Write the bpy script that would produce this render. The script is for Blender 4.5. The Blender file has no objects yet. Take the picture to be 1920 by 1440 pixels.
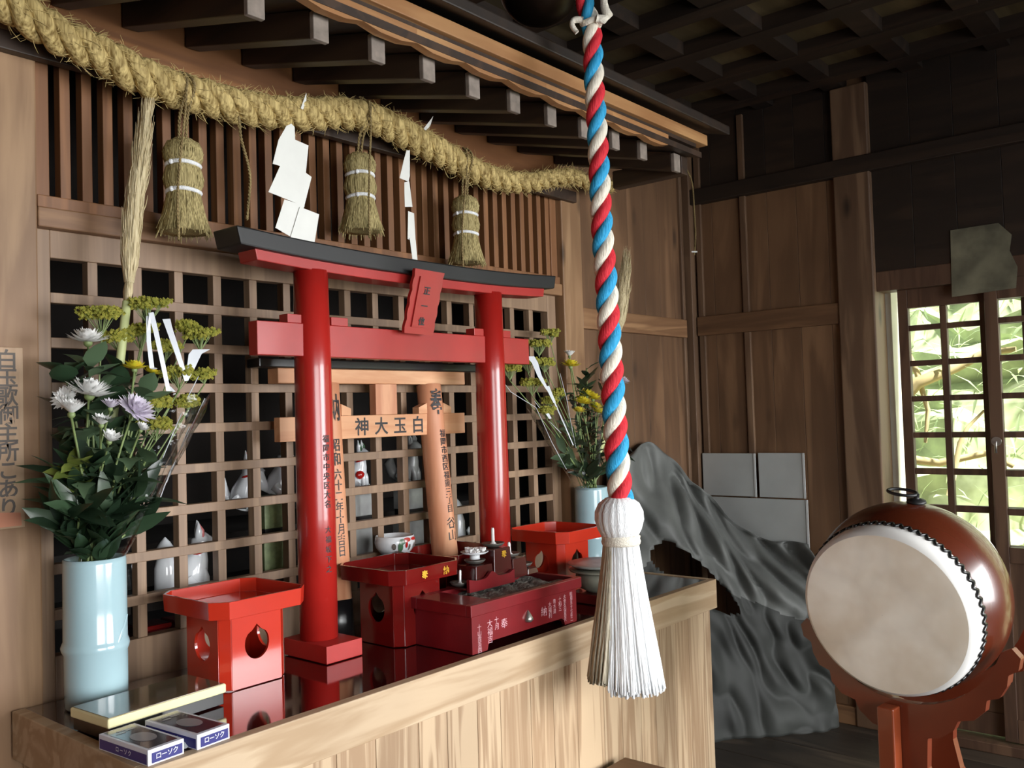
import bpy, math, random
from mathutils import Vector as V, Matrix, noise
rnd = random.Random(7)
PI = math.pi
col = bpy.context.scene.collection
sin, cos = math.sin, math.cos

# ------------------------------------------------------------------ camera
FPX = 1700.0
CAM = V((0, 0, 1.23))
MR = Matrix(((0.64454245, -0.76395314, -0.03066968),
             (0.00618684, 0.0453238, -0.99895319),
             (0.76454349, 0.64367799, 0.03393957)))       # rows: right, down, forward
RT, DN, FW = V(MR[0]), V(MR[1]), V(MR[2])
cd = bpy.data.cameras.new('camera'); cam = bpy.data.objects.new('camera', cd); col.objects.link(cam)
cd.sensor_fit = 'HORIZONTAL'; cd.sensor_width = 36; cd.lens = FPX / 1920 * 36; cd.clip_start = .02
cam.matrix_world = Matrix.Translation(CAM) @ Matrix((RT, -DN, -FW)).transposed().to_4x4()
bpy.context.scene.camera = cam


def ray(x, y): return RT * ((x - 960) / FPX) + DN * ((y - 720) / FPX) + FW
def onX(x, y, a): r = ray(x, y); return CAM + r * ((a - CAM.x) / r.x)
def onY(x, y, a): r = ray(x, y); return CAM + r * ((a - CAM.y) / r.y)
def onZ(x, y, a): r = ray(x, y); return CAM + r * ((a - CAM.z) / r.z)
def dep(x, y, d): return CAM + ray(x, y) * d


# ------------------------------------------------------------------ materials
def newmat(name):
    m = bpy.data.materials.new(name); m.use_nodes = True
    nt = m.node_tree; nt.nodes.clear()
    out = nt.nodes.new('ShaderNodeOutputMaterial')
    return m, nt, out


def nd(nt, t, **kw):
    n = nt.nodes.new('ShaderNode' + t)
    for k, v in kw.items():
        if hasattr(n, k): setattr(n, k, v)
        else: n.inputs[k.replace('_', ' ')].default_value = v
    return n


def c4(c): return (c[0], c[1], c[2], 1)


def srgb(*c):
    return tuple(((x / 255) / 12.92 if x / 255 <= .04045 else ((x / 255 + .055) / 1.055) ** 2.4) for x in c)


def plain(name, c, rough=.5, metal=0, coat=0, var=.12, vscale=12, bump=.0, bscale=60, spec=.5, trans=0, sss=0):
    m, nt, out = newmat(name); L = nt.links.new
    p = nd(nt, 'BsdfPrincipled'); L(p.outputs[0], out.inputs[0])
    p.inputs['Roughness'].default_value = rough; p.inputs['Metallic'].default_value = metal
    p.inputs['Coat Weight'].default_value = coat; p.inputs['Coat Roughness'].default_value = .08
    p.inputs['Specular IOR Level'].default_value = spec
    p.inputs['Transmission Weight'].default_value = trans
    tc = nd(nt, 'TexCoord'); no = nd(nt, 'TexNoise'); no.inputs['Scale'].default_value = vscale; no.inputs['Detail'].default_value = 4
    L(tc.outputs['Object'], no.inputs['Vector'])
    cr = nd(nt, 'ValToRGB'); e = cr.color_ramp.elements
    e[0].position = .3; e[1].position = .7
    e[0].color = c4([x * (1 - var) for x in c]); e[1].color = c4([min(1, x * (1 + var)) for x in c])
    L(no.outputs[0], cr.inputs[0]); L(cr.outputs[0], p.inputs['Base Color'])
    if bump:
        n2 = nd(nt, 'TexNoise'); n2.inputs['Scale'].default_value = bscale; L(tc.outputs['Object'], n2.inputs['Vector'])
        b = nd(nt, 'Bump'); b.inputs['Strength'].default_value = bump; b.inputs['Distance'].default_value = .01
        L(n2.outputs[0], b.inputs['Height']); L(b.outputs[0], p.inputs['Normal'])
    return m


def wood(name, dark, light, axis='Z', rough=.55, scale=1.0, island=.3, knots=.7, grain=14, contrast=(.35, .68), grime=0.0):
    """planks: long streaks along one axis, soft cathedral figure, knots, a tint of its own for every board"""
    m, nt, out = newmat(name); L = nt.links.new
    p = nd(nt, 'BsdfPrincipled'); L(p.outputs[0], out.inputs[0]); p.inputs['Roughness'].default_value = rough
    tc = nd(nt, 'TexCoord'); geo = nd(nt, 'NewGeometry')
    off = nd(nt, 'VectorMath', operation='MULTIPLY_ADD')
    L(geo.outputs['Random Per Island'], off.inputs[0]); off.inputs[1].default_value = (3.1, 5.7, 7.3); L(tc.outputs['Object'], off.inputs[2])
    mp = nd(nt, 'Mapping'); L(off.outputs[0], mp.inputs['Vector'])
    s = [grain * scale] * 3; s['XYZ'.index(axis)] = 1.1 * scale; mp.inputs['Scale'].default_value = s
    n1 = nd(nt, 'TexNoise'); n1.inputs['Scale'].default_value = 1.0; n1.inputs['Detail'].default_value = 5; n1.inputs['Distortion'].default_value = .6
    L(mp.outputs[0], n1.inputs['Vector'])
    mul = nd(nt, 'Math', operation='MULTIPLY'); L(n1.outputs[0], mul.inputs[0]); mul.inputs[1].default_value = 9
    sn = nd(nt, 'Math', operation='SINE'); ad = nd(nt, 'Math', operation='MULTIPLY'); L(mul.outputs[0], ad.inputs[0]); ad.inputs[1].default_value = 2.4
    L(ad.outputs[0], sn.inputs[0])
    mx = nd(nt, 'Math', operation='MULTIPLY_ADD'); L(sn.outputs[0], mx.inputs[0]); mx.inputs[1].default_value = .13; L(n1.outputs[0], mx.inputs[2])
    cr = nd(nt, 'ValToRGB'); e = cr.color_ramp.elements
    e[0].position = contrast[0]; e[1].position = contrast[1]; e[0].color = c4(dark); e[1].color = c4(light)
    L(mx.outputs[0], cr.inputs[0])
    # knots
    mp2 = nd(nt, 'Mapping'); L(off.outputs[0], mp2.inputs['Vector'])
    s2 = [6.5] * 3; s2['XYZ'.index(axis)] = 2.6; mp2.inputs['Scale'].default_value = s2
    vo = nd(nt, 'TexVoronoi'); L(mp2.outputs[0], vo.inputs['Vector']); vo.inputs['Scale'].default_value = 1
    kr = nd(nt, 'MapRange'); L(vo.outputs['Distance'], kr.inputs[0]); kr.inputs[1].default_value = .05; kr.inputs[2].default_value = .15
    kr.inputs[3].default_value = 1 - knots; kr.inputs[4].default_value = 1
    hs = nd(nt, 'HueSaturation'); L(cr.outputs[0], hs.inputs['Color'])
    iv = nd(nt, 'MapRange'); L(geo.outputs['Random Per Island'], iv.inputs[0]); iv.inputs[3].default_value = 1 - island; iv.inputs[4].default_value = 1 + island * .55
    mk = nd(nt, 'Math', operation='MULTIPLY'); L(iv.outputs[0], mk.inputs[0]); L(kr.outputs[0], mk.inputs[1])
    n3 = nd(nt, 'TexNoise'); n3.inputs['Scale'].default_value = 2.3; L(tc.outputs['Object'], n3.inputs['Vector'])
    gr = nd(nt, 'MapRange'); L(n3.outputs[0], gr.inputs[0]); gr.inputs[1].default_value = .3; gr.inputs[2].default_value = .7
    gr.inputs[3].default_value = 1 - grime - .1; gr.inputs[4].default_value = 1.05
    mk2 = nd(nt, 'Math', operation='MULTIPLY'); L(mk.outputs[0], mk2.inputs[0]); L(gr.outputs[0], mk2.inputs[1])
    L(mk2.outputs[0], hs.inputs['Value']); L(hs.outputs[0], p.inputs['Base Color'])
    b = nd(nt, 'Bump'); b.inputs['Strength'].default_value = .15; b.inputs['Distance'].default_value = .004
    L(mx.outputs[0], b.inputs['Height']); L(b.outputs[0], p.inputs['Normal'])
    return m


def straw(name, dark, light, scale=260, axis='Z'):
    m, nt, out = newmat(name); L = nt.links.new
    p = nd(nt, 'BsdfPrincipled'); L(p.outputs[0], out.inputs[0]); p.inputs['Roughness'].default_value = .75
    p.inputs['Specular IOR Level'].default_value = .25
    tc = nd(nt, 'TexCoord'); mp = nd(nt, 'Mapping'); L(tc.outputs['Object'], mp.inputs['Vector'])
    s = [scale] * 3; s['XYZ'.index(axis)] = scale * .06; mp.inputs['Scale'].default_value = s
    n = nd(nt, 'TexNoise'); n.inputs['Scale'].default_value = 1; n.inputs['Detail'].default_value = 3; L(mp.outputs[0], n.inputs['Vector'])
    cr = nd(nt, 'ValToRGB'); e = cr.color_ramp.elements; e[0].position = .32; e[1].position = .68
    e[0].color = c4(dark); e[1].color = c4(light); L(n.outputs[0], cr.inputs[0]); L(cr.outputs[0], p.inputs['Base Color'])
    b = nd(nt, 'Bump'); b.inputs['Strength'].default_value = .6; b.inputs['Distance'].default_value = .004
    L(n.outputs[0], b.inputs['Height']); L(b.outputs[0], p.inputs['Normal'])
    return m


def clear_film(name, tint=(1, 1, 1), gloss=.25):
    m, nt, out = newmat(name); L = nt.links.new
    tr = nd(nt, 'BsdfTransparent'); tr.inputs[0].default_value = c4(tint)
    gl = nd(nt, 'BsdfGlossy'); gl.inputs['Roughness'].default_value = .12
    lw = nd(nt, 'LayerWeight'); lw.inputs[0].default_value = .35
    mr = nd(nt, 'MapRange'); L(lw.outputs['Facing'], mr.inputs[0]); mr.inputs[3].default_value = .03; mr.inputs[4].default_value = gloss
    tc = nd(nt, 'TexCoord'); n = nd(nt, 'TexNoise'); n.inputs['Scale'].default_value = 35; L(tc.outputs['Object'], n.inputs['Vector'])
    b = nd(nt, 'Bump'); b.inputs['Strength'].default_value = .8; b.inputs['Distance'].default_value = .01; L(n.outputs[0], b.inputs['Height']); L(b.outputs[0], gl.inputs['Normal'])
    mx = nd(nt, 'MixShader'); L(mr.outputs[0], mx.inputs[0]); L(tr.outputs[0], mx.inputs[1]); L(gl.outputs[0], mx.inputs[2]); L(mx.outputs[0], out.inputs[0])
    return m


def leafmat(name, c, rough=.4, transl=.3, lo=.55, hi=1.5):
    m, nt, out = newmat(name); L = nt.links.new
    p = nd(nt, 'BsdfPrincipled'); p.inputs['Roughness'].default_value = rough
    geo = nd(nt, 'NewGeometry'); hs = nd(nt, 'HueSaturation'); hs.inputs['Color'].default_value = c4(c)
    iv = nd(nt, 'MapRange'); L(geo.outputs['Random Per Island'], iv.inputs[0]); iv.inputs[3].default_value = lo; iv.inputs[4].default_value = hi
    L(iv.outputs[0], hs.inputs['Value'])
    ih = nd(nt, 'MapRange'); L(geo.outputs['Random Per Island'], ih.inputs[0]); ih.inputs[3].default_value = .515; ih.inputs[4].default_value = .485
    L(ih.outputs[0], hs.inputs['Hue'])
    L(hs.outputs[0], p.inputs['Base Color'])
    t = nd(nt, 'BsdfTranslucent'); L(hs.outputs[0], t.inputs[0])
    mx = nd(nt, 'MixShader'); mx.inputs[0].default_value = transl; L(p.outputs[0], mx.inputs[1]); L(t.outputs[0], mx.inputs[2]); L(mx.outputs[0], out.inputs[0])
    return m


M = dict(
    post=wood('aged_post_wood', srgb(120, 84, 54), srgb(178, 140, 102), 'Z', island=.08, knots=.75, grain=9, grime=.12, contrast=(.2, .8)),
    rail=wood('aged_rail_wood', srgb(122, 84, 54), srgb(170, 128, 88), 'X', island=.12, knots=.55, grain=12),
    lattice=wood('weathered_lattice_wood', srgb(112, 86, 66), srgb(160, 130, 102), 'Z', island=.12, knots=.3, grain=24, contrast=(.1, .9)),
    slat=wood('brown_slat_wood', srgb(98, 61, 34), srgb(144, 96, 58), 'Z', island=.12, knots=.3, grain=24, contrast=(.1, .85)),
    beam=wood('brown_beam_wood', srgb(112, 68, 34), srgb(150, 98, 54), 'X', island=.1, knots=.7, grain=9),
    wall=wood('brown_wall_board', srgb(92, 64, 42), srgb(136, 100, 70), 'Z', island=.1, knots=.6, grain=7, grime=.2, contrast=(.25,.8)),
    wallpost=wood('brown_wall_post', srgb(86, 62, 44), srgb(122, 94, 70), 'Z', island=.1, knots=.7, grain=8),
    wallrail=wood('brown_wall_rail', srgb(88, 60, 38), srgb(126, 90, 60), 'Y', island=.1, knots=.5, grain=10),
    dark=wood('shade_dark_wood', srgb(30, 20, 12), srgb(46, 32, 21), 'Y', island=.25, knots=.4, grain=10),  # dark wood; on the upper right wall its tone stands in for shade
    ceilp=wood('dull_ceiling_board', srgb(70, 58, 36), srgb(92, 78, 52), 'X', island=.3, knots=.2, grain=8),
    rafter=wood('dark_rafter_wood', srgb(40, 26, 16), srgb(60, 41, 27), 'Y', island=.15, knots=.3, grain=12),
    rafterend=plain('weathered_grey_end', srgb(128, 116, 106), .7, var=.25, vscale=40),
    fascia=wood('pale_fascia_wood', srgb(148, 100, 58), srgb(188, 140, 90), 'X', island=.08, knots=.4, grain=12),
    cedar_v=wood('pale_cedar_board', srgb(124, 86, 52), srgb(198, 170, 136), 'Z', island=.22, knots=.75, grain=26, contrast=(.26, .54)),
    cedar_h=wood('pale_cedar_rail', srgb(156, 124, 88), srgb(194, 168, 136), 'X', island=.05, knots=.25, grain=11, contrast=(.3, .52)),
    floor=wood('dark_floor_board', srgb(46, 38, 30), srgb(74, 62, 50), 'Y', island=.2, knots=.3, grain=10, grime=.3),
    doorwood=wood('brown_door_wood', srgb(74, 50, 36), srgb(104, 76, 56), 'Z', island=.1, knots=.3, grain=14),
    plaquew=wood('pale_plaque_wood', srgb(168, 134, 102), srgb(206, 174, 140), 'Z', island=.0, knots=.2, grain=14),
    hinoki=wood('orange_cypress_wood', srgb(206, 142, 98), srgb(232, 178, 134), 'X', island=.06, knots=.2, grain=9),
    hinoki_v=wood('orange_cypress_pole', srgb(196, 128, 92), srgb(226, 164, 124), 'Z', island=.06, knots=.3, grain=9),
    red=plain('vermilion_paint', srgb(158, 28, 23), .28, coat=.35, var=.12, vscale=6, bump=.03, bscale=30),
    redm=plain('vermilion_paint_dull', srgb(158, 30, 25), .45, coat=.1, var=.14, vscale=7, bump=.05, bscale=25),
    sanred=plain('orange_red_lacquer', srgb(190, 44, 26), .2, coat=.5, var=.07, vscale=8),
    sandark=plain('dark_red_lacquer', srgb(98, 14, 12), .16, coat=.7, var=.12, vscale=8),
    burn=plain('wine_red_paint', srgb(106, 17, 23), .3, coat=.3, var=.16, vscale=14),
    stepm=plain('brown_black_lacquer', srgb(62, 14, 12), .25, coat=.5, var=.2),
    lacq=plain('black_red_lacquer', srgb(46, 9, 9), .07, coat=1, var=.15, vscale=3, spec=.6),
    black=plain('black_paint', srgb(17, 17, 18), .5, var=.2),
    blackg=plain('gloss_black', srgb(16, 15, 16), .3, coat=.1, var=.2),
    ink=plain('black_ink', srgb(34, 32, 34), .6, var=.1),
    inkgrey=plain('faded_ink', srgb(92, 84, 78), .7, var=.15),
    gold=plain('gold_leaf', srgb(226, 172, 52), .3, metal=.6, var=.15),
    whitep=plain('white_lettering', srgb(214, 170, 178), .6, var=.2, vscale=80),
    celadon=plain('pale_blue_celadon', srgb(164, 196, 205), .12, coat=.4, var=.04, vscale=9),
    porcelain=plain('white_porcelain', srgb(226, 230, 234), .1, coat=.6, var=.04),
    paper=plain('white_paper', srgb(228, 228, 222), .8, var=.03, vscale=20),
    oldpaper=plain('yellowed_paper', srgb(104, 100, 80), .85, var=.45, vscale=11),
    ash=plain('grey_ash', srgb(112, 106, 98), .95, var=.4, vscale=60, bump=.8, bscale=90),
    iron=plain('dull_iron', srgb(120, 118, 112), .45, metal=.7, var=.25, vscale=30),
    potm=plain('grey_green_bronze', srgb(126, 126, 112), .5, metal=.4, var=.25, vscale=20),
    lidm=plain('pale_grey_lid', srgb(170, 172, 168), .35, metal=.4, var=.25, vscale=25),
    wax=plain('white_wax', srgb(240, 238, 236), .45, var=.03),
    salt=plain('white_salt', srgb(244, 244, 244), .7, var=.04, bump=.6, bscale=200),
    cream=plain('cream_edge', srgb(232, 222, 170), .5, var=.06),
    slabtop=plain('brown_gloss_top', srgb(104, 88, 66), .12, coat=.6, var=.25, vscale=6),
    navy=plain('navy_print', srgb(44, 44, 116), .4, var=.12),
    boxdark=plain('dark_window_print', srgb(52, 52, 66), .18, coat=.6, var=.25, vscale=30),
    boxoval=plain('grey_oval_print', srgb(134, 132, 140), .3, coat=.4, var=.06),
    boxwhite=plain('white_card', srgb(226, 228, 240), .4, var=.03),
    bag=clear_film('clear_plastic', (.9, .94, .95), .6),
    cello=clear_film('clear_cellophane', (.97, .98, .98), .55),
    ribbon=plain('white_satin_ribbon', srgb(206, 210, 216), .25, coat=.4, var=.03),
    straw=straw('golden_straw', srgb(116, 92, 46), srgb(218, 192, 126), 150),
    straw2=straw('green_grey_straw', srgb(104, 90, 52), srgb(198, 180, 124), 420),
    hair=plain('loose_straw_fibre', srgb(188, 164, 104), .8, var=.3, vscale=40),
    cordm=straw('brown_straw_cord', srgb(92, 76, 46), srgb(160, 138, 92), 300),
    plume=straw('pale_dry_plume', srgb(176, 156, 114), srgb(226, 210, 170), 420),
    stalk=plain('pale_green_stalk', srgb(196, 204, 142), .5, var=.08),
    rred=straw('red_rope_cloth', srgb(186, 30, 42), srgb(214, 48, 58), 260),
    rblue=straw('blue_rope_cloth', srgb(28, 136, 186), srgb(58, 164, 214), 260),
    rwhite=straw('cream_rope_cloth', srgb(208, 198, 178), srgb(236, 228, 212), 260),
    tassel=straw('white_tassel_thread', srgb(226, 228, 230), srgb(250, 251, 252), 420),
    tasselold=straw('yellowed_tassel_thread', srgb(156, 146, 126), srgb(190, 180, 158), 420),
    band=straw('cream_binding', srgb(206, 198, 182), srgb(232, 224, 208), 300, 'X'),
    bellm=plain('black_bronze_bell', srgb(44, 32, 24), .35, metal=.8, var=.2),
    drumw=plain('red_brown_lacquer', srgb(74, 28, 13), .26, coat=.25, var=.16, vscale=5, spec=.6),
    drumstand=plain('orange_brown_lacquer', srgb(100, 40, 22), .3, coat=.3, var=.15, vscale=8),
    skinw=plain('white_rim_skin', srgb(212, 210, 206), .5, var=.03),
    leafd=leafmat('dark_green_leaf', srgb(42, 62, 42), .3, .15),
    leafm=leafmat('mid_green_leaf', srgb(80, 102, 74), .42, .2),
    leaf_y=leafmat('yellow_green_leaf', srgb(136, 152, 70), .45, .3),
    stem=plain('green_stem', srgb(120, 138, 84), .5, var=.15),
    umbel=leafmat('yellow_green_blossom', srgb(176, 174, 72), .7, .3, .75, 1.3),
    pwhite=leafmat('white_petal', srgb(250, 250, 248), .6, .3, .97, 1.03),
    plav=leafmat('lavender_petal', srgb(232, 224, 238), .6, .3, .95, 1.06),
    pyel=leafmat('yellow_petal', srgb(238, 222, 60), .6, .3, .92, 1.06),
    pink=plain('pink_glaze', srgb(200, 110, 110), .3, var=.1),
    redg=plain('red_glaze', srgb(176, 28, 24), .25, coat=.4, var=.15),
    greeng=plain('green_glaze', srgb(70, 104, 76), .25, coat=.4, var=.2),
    olive=plain('gold_green_glaze', srgb(112, 124, 84), .4, var=.3, vscale=60),
    greyfox=plain('grey_stoneware', srgb(150, 152, 150), .35, coat=.3, var=.2, vscale=20),
    board=plain('grey_sheet_metal', srgb(186, 190, 188), .42, metal=.25, var=.1, vscale=5, bump=.05, bscale=12),
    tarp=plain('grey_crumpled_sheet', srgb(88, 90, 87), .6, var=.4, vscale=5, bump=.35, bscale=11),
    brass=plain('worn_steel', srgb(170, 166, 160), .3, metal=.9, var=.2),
    tarpd=plain('dark_crumpled_sheet', srgb(44, 46, 43), .7, var=.5, vscale=4, bump=.3, bscale=9),  # darker tone for the lower part of the crumpled sheet
    innershade=plain('shade_black_board', srgb(22, 16, 12), .9, var=.3),  # near-black stands in for the unlit sanctuary, shade put into the colour
    jamb=plain('pale_jamb_wood', srgb(224, 220, 204), .7, var=.06),
    ground=plain('outdoor_soil', srgb(140, 130, 96), .95, var=.3, vscale=3),
    hillm=plain('bright_undergrowth', srgb(196, 210, 164), .9, var=.45, vscale=5, bump=.8, bscale=8),
    foliage=leafmat('sunlit_bamboo_leaf', srgb(206, 226, 178), .6, .5),
    branchm=plain('pale_bark', srgb(196, 178, 128), .9, var=.2, vscale=10),
)


def skin_mat():
    m, nt, out = newmat('drum_skin'); L = nt.links.new
    p = nd(nt, 'BsdfPrincipled'); L(p.outputs[0], out.inputs[0]); p.inputs['Roughness'].default_value = .55
    tc = nd(nt, 'TexCoord'); n = nd(nt, 'TexNoise'); n.inputs['Scale'].default_value = 7; n.inputs['Detail'].default_value = 3
    L(tc.outputs['Object'], n.inputs['Vector'])
    cr = nd(nt, 'ValToRGB'); e = cr.color_ramp.elements; e[0].position = .35; e[1].position = .62
    e[0].color = c4(srgb(228, 214, 194)); e[1].color = c4(srgb(250, 242, 228)); L(n.outputs[0], cr.inputs[0])
    # branch shadows painted on the hide as darker vein-like bands
    vo = nd(nt, 'TexVoronoi', feature='DISTANCE_TO_EDGE'); vo.inputs['Scale'].default_value = 6
    n2 = nd(nt, 'TexNoise'); n2.inputs['Scale'].default_value = 5; L(tc.outputs['Object'], n2.inputs['Vector'])
    ml = nd(nt, 'VectorMath', operation='MULTIPLY_ADD'); L(n2.outputs['Color'], ml.inputs[0]); ml.inputs[1].default_value = (.12, .12, .12); L(tc.outputs['Object'], ml.inputs[2])
    L(ml.outputs[0], vo.inputs['Vector'])
    mr = nd(nt, 'MapRange'); L(vo.outputs[0], mr.inputs[0]); mr.inputs[1].default_value = .0; mr.inputs[2].default_value = .16; mr.inputs[3].default_value = .93; mr.inputs[4].default_value = 1
    hs = nd(nt, 'HueSaturation'); L(cr.outputs[0], hs.inputs['Color']); L(mr.outputs[0], hs.inputs['Value']); L(hs.outputs[0], p.inputs['Base Color'])
    return m


M['skin'] = skin_mat()


# ------------------------------------------------------------------ mesh builder
class MB:
    def __init__(s): s.v = []; s.f = []; s.m = []; s.sm = []

    def add(s, vs, fs, mi=0, smooth=False):
        b = len(s.v); s.v += [V(x) for x in vs]
        for f in fs: s.f.append([b + i for i in f]); s.m.append(mi); s.sm.append(smooth)
        return s

    def box(s, lo, hi, mi=0):
        x0, y0, z0 = lo; x1, y1, z1 = hi
        return s.hexa([(x0, y0, z0), (x1, y0, z0), (x1, y1, z0), (x0, y1, z0), (x0, y0, z1), (x1, y0, z1), (x1, y1, z1), (x0, y1, z1)], mi)

    def hexa(s, p, mi=0):
        return s.add(p, [(0, 3, 2, 1), (4, 5, 6, 7), (0, 1, 5, 4), (1, 2, 6, 5), (2, 3, 7, 6), (3, 0, 4, 7)], mi)

    def obox(s, c, ax, ay, az, mi=0):
        c, ax, ay, az = V(c), V(ax), V(ay), V(az)
        return s.hexa([c - ax - ay - az, c + ax - ay - az, c + ax + ay - az, c - ax + ay - az, c - ax - ay + az, c + ax - ay + az, c + ax + ay + az, c - ax + ay + az], mi)

    def prism(s, pts, d, mi=0, smooth=False):
        """closed polygon of 3d points pushed along vector d"""
        n = len(pts); pts = [V(p) for p in pts]; d = V(d)
        vs = pts + [p + d for p in pts]
        fs = [tuple(range(n))[::-1], tuple(range(n, 2 * n))]
        s.add(vs, fs, mi)
        return s.add(vs, [(i, (i + 1) % n, n + (i + 1) % n, n + i) for i in range(n)], mi, smooth)

    def tube(s, pts, r, n=8, mi=0, cap=True, smooth=True, flat=1.0):
        pts = [V(p) for p in pts]; k = len(pts)
        if not hasattr(r, '__len__'): r = [r] * k
        vs = []; up = None
        for i, p in enumerate(pts):
            t = (pts[min(i + 1, k - 1)] - pts[max(i - 1, 0)])
            t = t.normalized() if t.length > 1e-9 else V((0, 0, 1))
            if up is None:
                up = V((0, 0, 1)) if abs(t.z) < .9 else V((1, 0, 0))
            a = t.cross(up)
            if a.length < 1e-6: a = t.cross(V((1, .3, 0)))
            a.normalize(); b = a.cross(t).normalized(); up = b
            for j in range(n):
                w = 2 * PI * j / n; vs.append(p + (a * cos(w) + b * sin(w) * flat) * r[i])
        fs = [(i * n + j, i * n + (j + 1) % n, (i + 1) * n + (j + 1) % n, (i + 1) * n + j) for i in range(k - 1) for j in range(n)]
        s.add(vs, fs, mi, smooth)
        if cap:
            b = len(s.v) - len(vs)
            s.f += [[b + j for j in range(n)], [b + (k - 1) * n + j for j in reversed(range(n))]]; s.m += [mi, mi]; s.sm += [False, False]
        return s

    def lathe(s, prof, n=32, c=(0, 0, 0), ax=(0, 0, 1), mi=0, rfun=None, smooth=True, cap=True):
        """prof: (radius, height) pairs round axis ax through c"""
        ax = V(ax).normalized(); c = V(c)
        u = ax.orthogonal().normalized() if abs(ax.z) < .99 else V((1, 0, 0)); w = ax.cross(u)
        vs = []
        for i, (r, h) in enumerate(prof):
            for j in range(n):
                a = 2 * PI * j / n; rr = r * (rfun(a, h, i) if rfun else 1)
                vs.append(c + ax * h + (u * cos(a) + w * sin(a)) * rr)
        k = len(prof)
        fs = [(i * n + j, i * n + (j + 1) % n, (i + 1) * n + (j + 1) % n, (i + 1) * n + j) for i in range(k - 1) for j in range(n)]
        s.add(vs, fs, mi, smooth)
        if cap:
            b = len(s.v) - len(vs)
            if prof[0][0] > 1e-5: s.f.append([b + j for j in reversed(range(n))]); s.m.append(mi); s.sm.append(False)
            if prof[-1][0] > 1e-5: s.f.append([b + (k - 1) * n + j for j in range(n)]); s.m.append(mi); s.sm.append(False)
        return s

    def ball(s, c, r, n=12, mi=0, sx=1, sy=1, sz=1):
        vs = []; fs = []; h = n // 2
        for i in range(h + 1):
            t = PI * i / h
            for j in range(n):
                a = 2 * PI * j / n
                vs.append(V(c) + V((sin(t) * cos(a) * r * sx, sin(t) * sin(a) * r * sy, cos(t) * r * sz)))
        for i in range(h):
            for j in range(n): fs.append((i * n + j, (i + 1) * n + j, (i + 1) * n + (j + 1) % n, i * n + (j + 1) % n))
        return s.add(vs, fs, mi, True)

    def leaf(s, p, d, up, L, W, mi=0, bend=.25, lobes=False, n=4):
        """a pointed blade from p along d, creased along its midrib"""
        d = V(d).normalized(); up = V(up); sd = d.cross(up)
        if sd.length < 1e-4: sd = d.cross(V((1, .2, .3)))
        sd.normalize(); nn = sd.cross(d).normalized()
        vs = []; p = V(p)
        for i in range(n + 1):
            t = i / n; w = W * .5 * sin(PI * min(1, t ** .75 * .97 + .03)) ** .8
            if lobes: w *= 1 + .45 * cos(t * 4 * PI)
            c = p + d * (L * t) - nn * (bend * L * t * t)
            vs += [c - sd * w + nn * w * .25, c, c + sd * w + nn * w * .25]
        fs = []
        for i in range(n):
            a = i * 3; fs += [(a, a + 1, a + 4, a + 3), (a + 1, a + 2, a + 5, a + 4)]
        return s.add(vs, fs, mi, True)

    def strip(s, pts, wv, mi=0):
        vs = []
        for i, p in enumerate(pts):
            w = wv[i] if isinstance(wv, list) else wv
            vs += [V(p) - V(w), V(p) + V(w)]
        return s.add(vs, [(2 * i, 2 * i + 1, 2 * i + 3, 2 * i + 2) for i in range(len(pts) - 1)], mi, True)

    def hole_panel(s, o, u, v, w, h, hc, hole, th, mi=0):
        """rectangular board o + [0..w]u + [0..h]v with a hole (polygon of (a,b) round hc), th = thickness vector"""
        o, u, v, th = V(o), V(u), V(v), V(th)
        ang = sorted([(math.atan2(b - hc[1], a - hc[0]), a, b) for a, b in hole])
        cor = [math.atan2(y - hc[1], x - hc[0]) for x, y in ((0, 0), (w, 0), (w, h), (0, h))]
        pts = [(t, a, b) for t, a, b in ang]
        for ca in cor:                      # insert a ring point at every corner direction
            for i in range(len(ang)):
                t0, a0, b0 = ang[i]; t1, a1, b1 = ang[(i + 1) % len(ang)]
                if t1 < t0: t1 += 2 * PI
                c = ca if ca >= t0 else ca + 2 * PI
                if t0 <= c < t1:
                    k = (c - t0) / max(1e-9, t1 - t0); pts.append((ca, a0 + (a1 - a0) * k, b0 + (b1 - b0) * k))
        pts.sort()
        inn = []; outr = []
        for t, a, b in pts:
            dx, dy = cos(t), sin(t); k = 1e9
            if dx > 1e-9: k = min(k, (w - hc[0]) / dx)
            if dx < -1e-9: k = min(k, -hc[0] / dx)
            if dy > 1e-9: k = min(k, (h - hc[1]) / dy)
            if dy < -1e-9: k = min(k, -hc[1] / dy)
            inn.append(o + u * a + v * b); outr.append(o + u * (hc[0] + dx * k) + v * (hc[1] + dy * k))
        n = len(inn); vs = inn + outr + [p + th for p in inn] + [p + th for p in outr]; fs = []
        for i in range(n):
            j = (i + 1) % n
            fs += [(i, j, n + j, n + i), (2 * n + j, 2 * n + i, 3 * n + i, 3 * n + j), (j, i, 2 * n + i, 2 * n + j), (n + i, n + j, 3 * n + j, 3 * n + i)]
        return s.add(vs, fs, mi)

    def build(s, name, mats, parent=None, bevel=0, subsurf=0):
        off = V((0, 0, 0)); r = parent
        while r is not None: off += r.location; r = r.parent
        me = bpy.data.meshes.new(name)
        me.from_pydata([tuple(p - off) for p in s.v], [], s.f)
        if not isinstance(mats, (list, tuple)): mats = [mats]
        for m in mats: me.materials.append(M[m] if isinstance(m, str) else m)
        for i, p in enumerate(me.polygons): p.material_index = s.m[i]; p.use_smooth = s.sm[i]
        me.update()
        o = bpy.data.objects.new(name, me); col.objects.link(o)
        if parent: o.parent = parent
        if bevel:
            b = o.modifiers.new('bevel', 'BEVEL'); b.width = bevel; b.segments = 2; b.limit_method = 'ANGLE'; b.angle_limit = math.radians(40)
        if subsurf:
            b = o.modifiers.new('sub', 'SUBSURF'); b.levels = subsurf; b.render_levels = subsurf
        return o


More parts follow.
